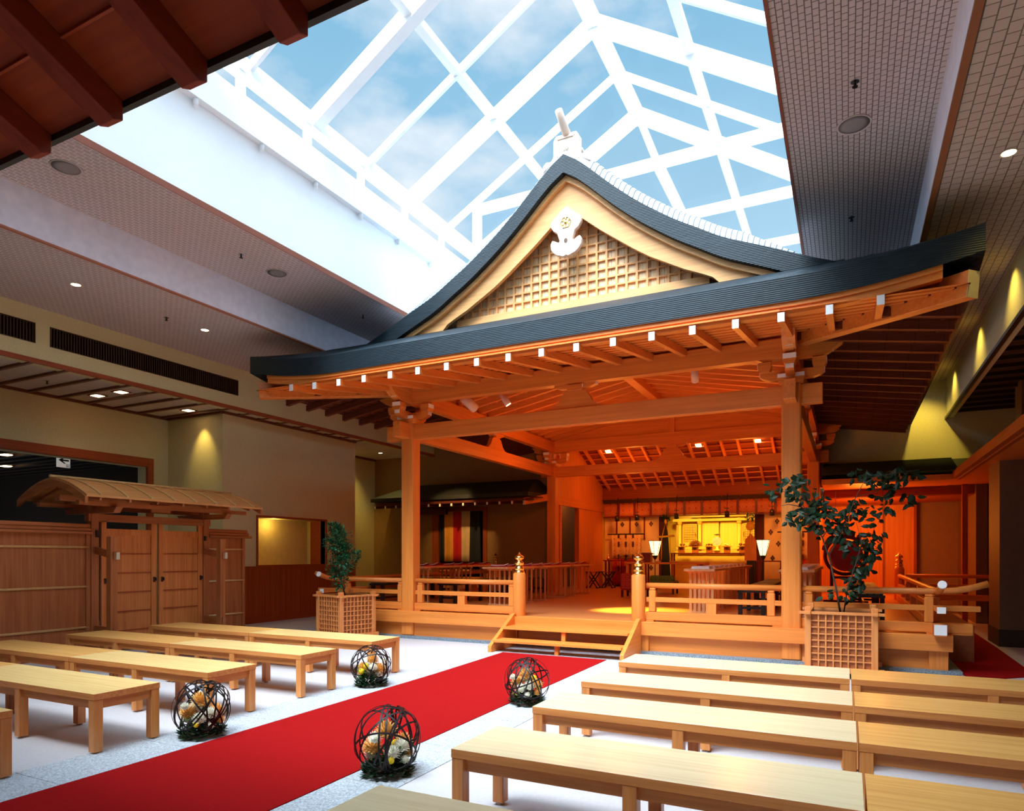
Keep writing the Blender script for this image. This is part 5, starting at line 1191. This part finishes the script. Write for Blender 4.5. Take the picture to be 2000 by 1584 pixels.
for k, x in enumerate((-4.62, -4.20, -3.78, -3.26, -2.82)):
    t = thing('offering_stand', (x, 20.95, 1.50), 'square wooden offering stand before the altar, %s of five from the left' % ('first', 'second', 'third', 'fourth', 'fifth')[k], 'offering stand', 'offering stands before the altar')
    m = MB(); m.box(x-.085, x+.085, 20.87, 21.03, 1.501, 1.68); m.box(x-.12, x+.12, 20.83, 21.07, 1.68, 1.70); m.build('stand', wood('stand_cedar', srgb(196, 110, 50), 'x'), t)
    m = MB(); m.prism([(x-.04, 1.66), (x+.04, 1.66), (x+.03, 1.60), (x, 1.575), (x-.03, 1.60)], 'y', 20.862, 20.869); m.build('cutout', plain('shadow_hole', (.12, .07, .04), .8), t)
    r = random.Random(k); m = MB()
    for j in range(7 if k != 3 else 3): m.sphere((x+r.uniform(-.08, .08), 20.95+r.uniform(-.05, .05), 1.73+r.uniform(0, .03)), r.uniform(.022, .04), n=1)
    if k == 1: 
        for j in range(13): a = PI*j/12; m.beam((x, 20.95, 1.72), (x+.2*math.cos(a), 20.95, 1.72+.17*math.sin(a)), .02, .03)
    m.build('offering', [plain('dark_offering', srgb(120, 50, 16), .6), plain('white_porcelain', srgb(250, 236, 200), .25)][k == 3], t)
# paper lanterns
def lantern(x, y, lab, on_table=False):
    t = thing('paper_lantern', (x, y, ZF), lab, 'lantern', 'standing paper lanterns'); PAP = plain('lit_paper', (1, .9, .6), .6, emit=(1, .74, .28), es=2.2)
    def ring(r, z): return [(x+r*math.cos(PI/3*k+PI/6), y+r*math.sin(PI/3*k+PI/6), z) for k in range(6)]
    A, B, Cc = ring(.085, 1.42), ring(.135, 1.62), ring(.185, 1.84)
    m = MB()
    for P0, P1 in ((A, B), (B, Cc)):
        for k in range(6): m.quad(P0[k], P0[(k+1) % 6], P1[(k+1) % 6], P1[k])
    m.build('paper_shade', PAP, t)
    m = MB()
    for k in range(6): m.beam(A[k], B[k], .012, .012); m.beam(B[k], Cc[k], .012, .012); m.beam(Cc[k], Cc[(k+1) % 6], .016, .016); m.beam(A[k], A[(k+1) % 6], .014, .014)
    m.build('frame', BLACK, t)
    m = MB(); m.lathe([(.012, ZF+.03), (.012, 1.30), (.05, 1.34), (.075, 1.40), (.06, 1.42)], (x, y, 0), 14); m.build('pole', BLACK, t)
    m = MB(); m.lathe([(.16, ZF+.001), (.16, ZF+.02), (.03, ZF+.035)], (x, y, 0), 18); m.build('base', BLACK, t)
lantern(-4.98, 19.15, 'glowing paper lantern on a black stand left of the altar')
lantern(-2.05, 19.15, 'glowing paper lantern on a black stand right of the altar')
# valance with cloth panels and dark bands
t = thing('altar_valance', (XC, sb-.05, 2.6), 'valance of cloth panels with dark vertical bands across the altar opening', 'valance')
m = MB(); m.box(PL+.06, PR-.05, sb-.10, sb-.05, 3.02, 3.14); m.build('top_band', plain('dark_band', srgb(66, 34, 18), .7), t)
VAL = brocade('valance_cloth', srgb(224, 130, 80), srgb(200, 96, 58), 5)
x = PL+.06
while x < PR-.1:
    x1 = min(x+.50, PR-.06)
    cloth('cloth_panel', x+.03, x1-.03, sb-.07, 2.62, 3.02, VAL, t, waves=1.5, amp=.006, nx=10, nz=2)
    m = MB(); m.box(x1-.035, x1+.035, sb-.085, sb-.06, 2.60, 3.02); m.build('band', RL, t); x += .50
m = MB(); m.box(PL+.06, PR-.05, sb-.09, sb-.06, 2.58, 2.61); m.build('bottom_bar', RL, t)
m = MB()
for k in range(11): m.sphere((PL+.5+k*.52, sb-.11, 3.12), .012, n=1)
m.build('studs', GOLD, t)
# cream hangings with diamond crests either side
CRM = plain('cream_hanging', srgb(240, 206, 150), .8, noise=.03)
def hanging(x0, x1, lab, crests):
    t = thing('cream_hanging', ((x0+x1)/2, sb+.12, ZF), lab, 'hanging', 'cream hangings with diamond crests')
    cloth('cloth', x0, x1, sb+.12, ZF+.01, 2.75, CRM, t, waves=max(1, (x1-x0)/.5), amp=.012)
    m = MB()
    for (cx, cz) in crests:
        for (dx, dz) in ((0, .045), (0, -.045), (.035, 0), (-.035, 0)): m.prism([(cx+dx, cz+dz+.04), (cx+dx+.028, cz+dz), (cx+dx, cz+dz-.04), (cx+dx-.028, cz+dz)], 'y', sb+.10, sb+.104)
    m.build('diamond_crest', plain('brown_ink', srgb(84, 36, 14), .7), t)
    return t
hanging(-6.82, -5.12, 'cream hanging with dark diamond crests left of the altar', [(-6.25, 2.38), (-5.8, 2.38), (-5.35, 2.38), (-6.25, 1.0), (-5.35, 1.05)])
hanging(-2.12, -.75, 'cream hanging with dark diamond crests right of the altar', [(-1.78, 2.38), (-1.25, 2.38), (-1.95, 2.08), (-1.4, 2.08), (-1.75, 1.75), (-1.9, 1.35), (-1.7, 1.0)])
m = MB()
for xx in (-6.42, -6.0, -5.55): m.box(xx-.02, xx+.02, sb+.07, sb+.09, 1.9, 2.62)
o = m.build('curtain_ribbons', RL); rebase(o, (-6, sb+.08, 1.9)); tag(o, 'dark red ribbons hanging over the left cream hanging', 'ribbon', kind='stuff')
for x0, x1, lab in ((-5.12, -4.86, 'dark drape at the left side of the altar opening'), (-2.38, -2.12, 'dark drape at the right side of the altar opening')):
    o = cloth('dark_drape', x0, x1, sb+.14, ZF+.01, 2.75, plain('dark_drape_cloth', srgb(92, 40, 20), .8), None, waves=2, amp=.012); rebase(o, ((x0+x1)/2, sb+.14, ZF)); tag(o, lab, 'curtain')
# sacred stands
def stand(x, y, lab, body, orn):
    t = thing('draped_stand', (x, y, ZF), lab, 'ritual stand')
    if body == 'black':
        m = MB(); m.prism([(x-.15, ZF+.05), (x+.15, ZF+.05), (x+.06, 1.95), (x+.03, 2.2), (x-.03, 2.2), (x-.06, 1.95)], 'y', y-.03, y+.03); m.build('drape', plain('black_green', srgb(24, 26, 18), .7), t)
        m = MB(); m.tube([(x-.13, y-.05, 1.3), (x-.12, y-.05, 1.9), (x, y-.05, 2.42), (x+.12, y-.05, 1.9), (x+.14, y-.05, 1.2)], .012, n=6); m.tube([(x-.24, y-.06, 1.97), (x, y-.06, 1.98), (x+.26, y-.06, 2.0)], .028, n=8); m.sphere((x, y-.05, 2.42), .04, (1, 1, 1.8)); m.build('gold_cord', plain('gold_cord', srgb(240, 190, 60), .5), t)
    else:
        m = MB(); m.prism([(x-.16, 1.28), (x+.16, 1.28), (x+.15, 1.85), (x, 2.05), (x-.15, 1.85)], 'y', y-.03, y+.03); m.build('drape', plain('orange_brocade', srgb(214, 120, 50), .6), t)
        m = MB(); m.lathe([(.001, -.13), (.10, -.08), (.12, 0), (.10, .08), (.02, .14)], (x-.0, y-.04, 2.24), 14); m.tube([(x, y-.05, 1.4), (x, y-.05, 2.5)], .012, n=6); m.build('ornament', plain('gold_cord', srgb(240, 190, 60), .5), t)
        m = MB(); m.box(x-.1, x+.1, y-.03, y+.03, ZF+.05, 1.28); m.build('base_drape', plain('black_green', srgb(24, 26, 18), .7), t)
    r = random.Random(3 if body == 'black' else 4); m = MB()
    for k in range(60): leaf(m, Vector((x+r.uniform(-.12, .12), y+r.uniform(-.06, .06), 2.42+r.uniform(-.04, .14))), (r.uniform(-1, 1), r.uniform(-.6, .6), r.uniform(-.2, 1)), (0, 0, 1), .12, .03)
    m.build('evergreen_sprig', LEAF2, t)
    m = MB(); m.box(x-.16, x+.16, y-.12, y+.12, ZF+.001, ZF+.05); m.build('base', BLACK, t)
stand(-4.82, 19.80, 'tall dark draped stand with a gold cord left of the altar', 'black', 0)
stand(-2.46, 19.90, 'tall orange draped stand with a gold ornament right of the altar', 'orange', 0)
# curtain stands
def kicho(x0, x1, y, lab):
    t = thing('curtain_stand', ((x0+x1)/2, y, ZF), lab, 'curtain stand', 'low curtain stands')
    m = MB(); m.tube([(x0-.14, y, 2.07), (x1+.12, y, 2.07)], .018, n=8); m.cyl((x0+.3, y, ZF), (x0+.3, y, 2.07), .016, n=8); m.cyl((x1-.3, y, ZF), (x1-.3, y, 2.07), .016, n=8); m.box(x0+.15, x1-.15, y-.15, y+.15, ZF+.001, ZF+.05); m.build('frame', BLACK, t)
    n = 4; w_ = (x1-x0)/n; KC = brocade('kicho_cloth', srgb(236, 196, 140), srgb(206, 140, 90), 5.5)
    for i in range(n):
        cloth('panel', x0+i*w_+.004, x0+(i+1)*w_-.004, y-.03, 1.32, 2.05, KC, t, waves=1, amp=.012, nx=10, nz=3)
        cloth('lower_panel', x0+i*w_+.004, x0+(i+1)*w_-.004, y-.02, ZF+.03, 1.32, brocade('red_cloth', srgb(168, 24, 14), srgb(196, 60, 30), 6), t, waves=1, amp=.02, nx=10, nz=3)
    m = MB()
    for i in range(1, n):
        xx = x0+i*w_
        for z0, z1 in ((1.95, 2.05), (1.68, 1.84), (1.32, 1.45), (.95, 1.1)): m.box(xx-.03, xx+.03, y-.052, y-.048, z0, z1)
    m.build('ribbon', plain('brown_ink', srgb(84, 36, 14), .7), t)
kicho(-6.52, -5.62, 19.92, 'cream patterned curtain stand with red lower cloth left of the altar')
kicho(-1.62, -.95, 19.92, 'curtain stand partly hidden behind the right pillar')
# small things on the left lacquer table
m = MB(); m.lathe([(.05, 0), (.06, .01), (.015, .03), (.012, .09), (.05, .12), (.10, .14), (.095, .145), (.001, .125)], (0, 0, 0), 18); o = m.build('footed_tray', BLACK); o.location = (-5.95, 19.5, 1.281); tag(o, 'small black footed tray on the left lacquer table', 'tray')
m = MB(); m.lathe([(.03, 0), (.055, .03), (.06, .07), (.03, .11), (.012, .15), (.02, .17)], (0, 0, 0), 16); o = m.build('small_vase', GOLD); o.location = (-6.5, 19.5, 1.281); tag(o, 'small shiny vase at the left end of the left lacquer table', 'vase')
m = MB(); m.box(-.11, .11, -.09, .09, 0, .2); m.box(-.15, .15, -.12, .12, .2, .225); m.box(-.12, .12, -.1, .1, .225, .245); o = m.build('lacquer_box', RL); o.location = (-4.62, 17.0, 1.2515); tag(o, 'dark red box on the offering table beside the left lantern', 'box')
# black spotlights over the altar
for k, (u, v) in enumerate(((1205, 1012), (1244, 1010), (1321, 1007), (1420, 1003), (1508, 1000))):
    a = (u-1000)/FPX; d = 19.6/(math.cos(YAW)+a*math.sin(YAW)); c = view(u, v, d)
    t = thing('black_spotlight', (c.x, c.y, 2.9), 'black spotlight under the valance, %s from the left' % ('first', 'second', 'third', 'fourth', 'fifth')[k], 'spotlight', 'black spotlights before the altar')
    m = MB(); m.cyl((c.x, c.y-.02, c.z+.06), (c.x, c.y+.03, c.z-.08), .055, .07, n=16); m.build('housing', BLACK, t)
    m = MB(); m.tube([(c.x, c.y, c.z+.05), (c.x, c.y, c.z+.2), (c.x, c.y+.1, 3.17)], .01, n=6); m.box(c.x-.06, c.x+.06, c.y-.01, c.y+.01, c.z+.14, c.z+.16); m.build('bracket', BLACK, t)
# hanging drum
t = thing('hanging_drum', (-.05, 14.9, ZF), 'round red and gold hanging drum behind the potted tree', 'drum')
c = Vector((-.05, 14.9, 1.43))
m = MB()
prof = [(-.11, .27), (-.08, .30), (0, .315), (.08, .30), (.11, .27)]; n = 36
R = [[m.bm.verts.new(c+Vector((r*math.cos(2*PI*k/n), yy, r*math.sin(2*PI*k/n)))) for k in range(n)] for yy, r in prof]
for A, B in zip(R, R[1:]):
    for k in range(n): m.bm.faces.new((A[k], A[(k+1) % n], B[(k+1) % n], B[k])).smooth = True
m.build('drum_body', plain('gold_lacquer', srgb(226, 120, 30), .2, metal=.6), t)
m = MB(); m.cyl(c+Vector((0, -.112, 0)), c+Vector((0, .112, 0)), .268, n=36); m.build('drum_head', plain('red_drum_skin', srgb(150, 22, 12), .3, noise=.5, scale=5), t)
m = MB(); m.tube([c+Vector((.37*math.cos(a), .0, .37*math.sin(a))) for a in [2*PI*k/36 for k in range(37)]], .035, n=8)
for k in range(9): a = PI*.1+PI*.8*k/8; q = c+Vector((.40*math.cos(a), 0, .40*math.sin(a))); m.sphere(q+Vector((0, 0, .03)), .055, (1, .5, 1.3), n=1)
m.build('flame_ring', plain('red_black_lacquer', srgb(90, 16, 12), .25), t)
m = MB(); m.box(c.x-.4, c.x+.4, 14.84, 14.96, ZF+.001, ZF+.07); m.box(c.x-.28, c.x-.22, 14.86, 14.94, ZF+.07, 1.15); m.box(c.x+.22, c.x+.28, 14.86, 14.94, ZF+.07, 1.15); m.box(c.x-.28, c.x+.28, 14.86, 14.94, ZF+.5, ZF+.55); m.build('stand', plain('red_black_lacquer', srgb(90, 16, 12), .25), t)
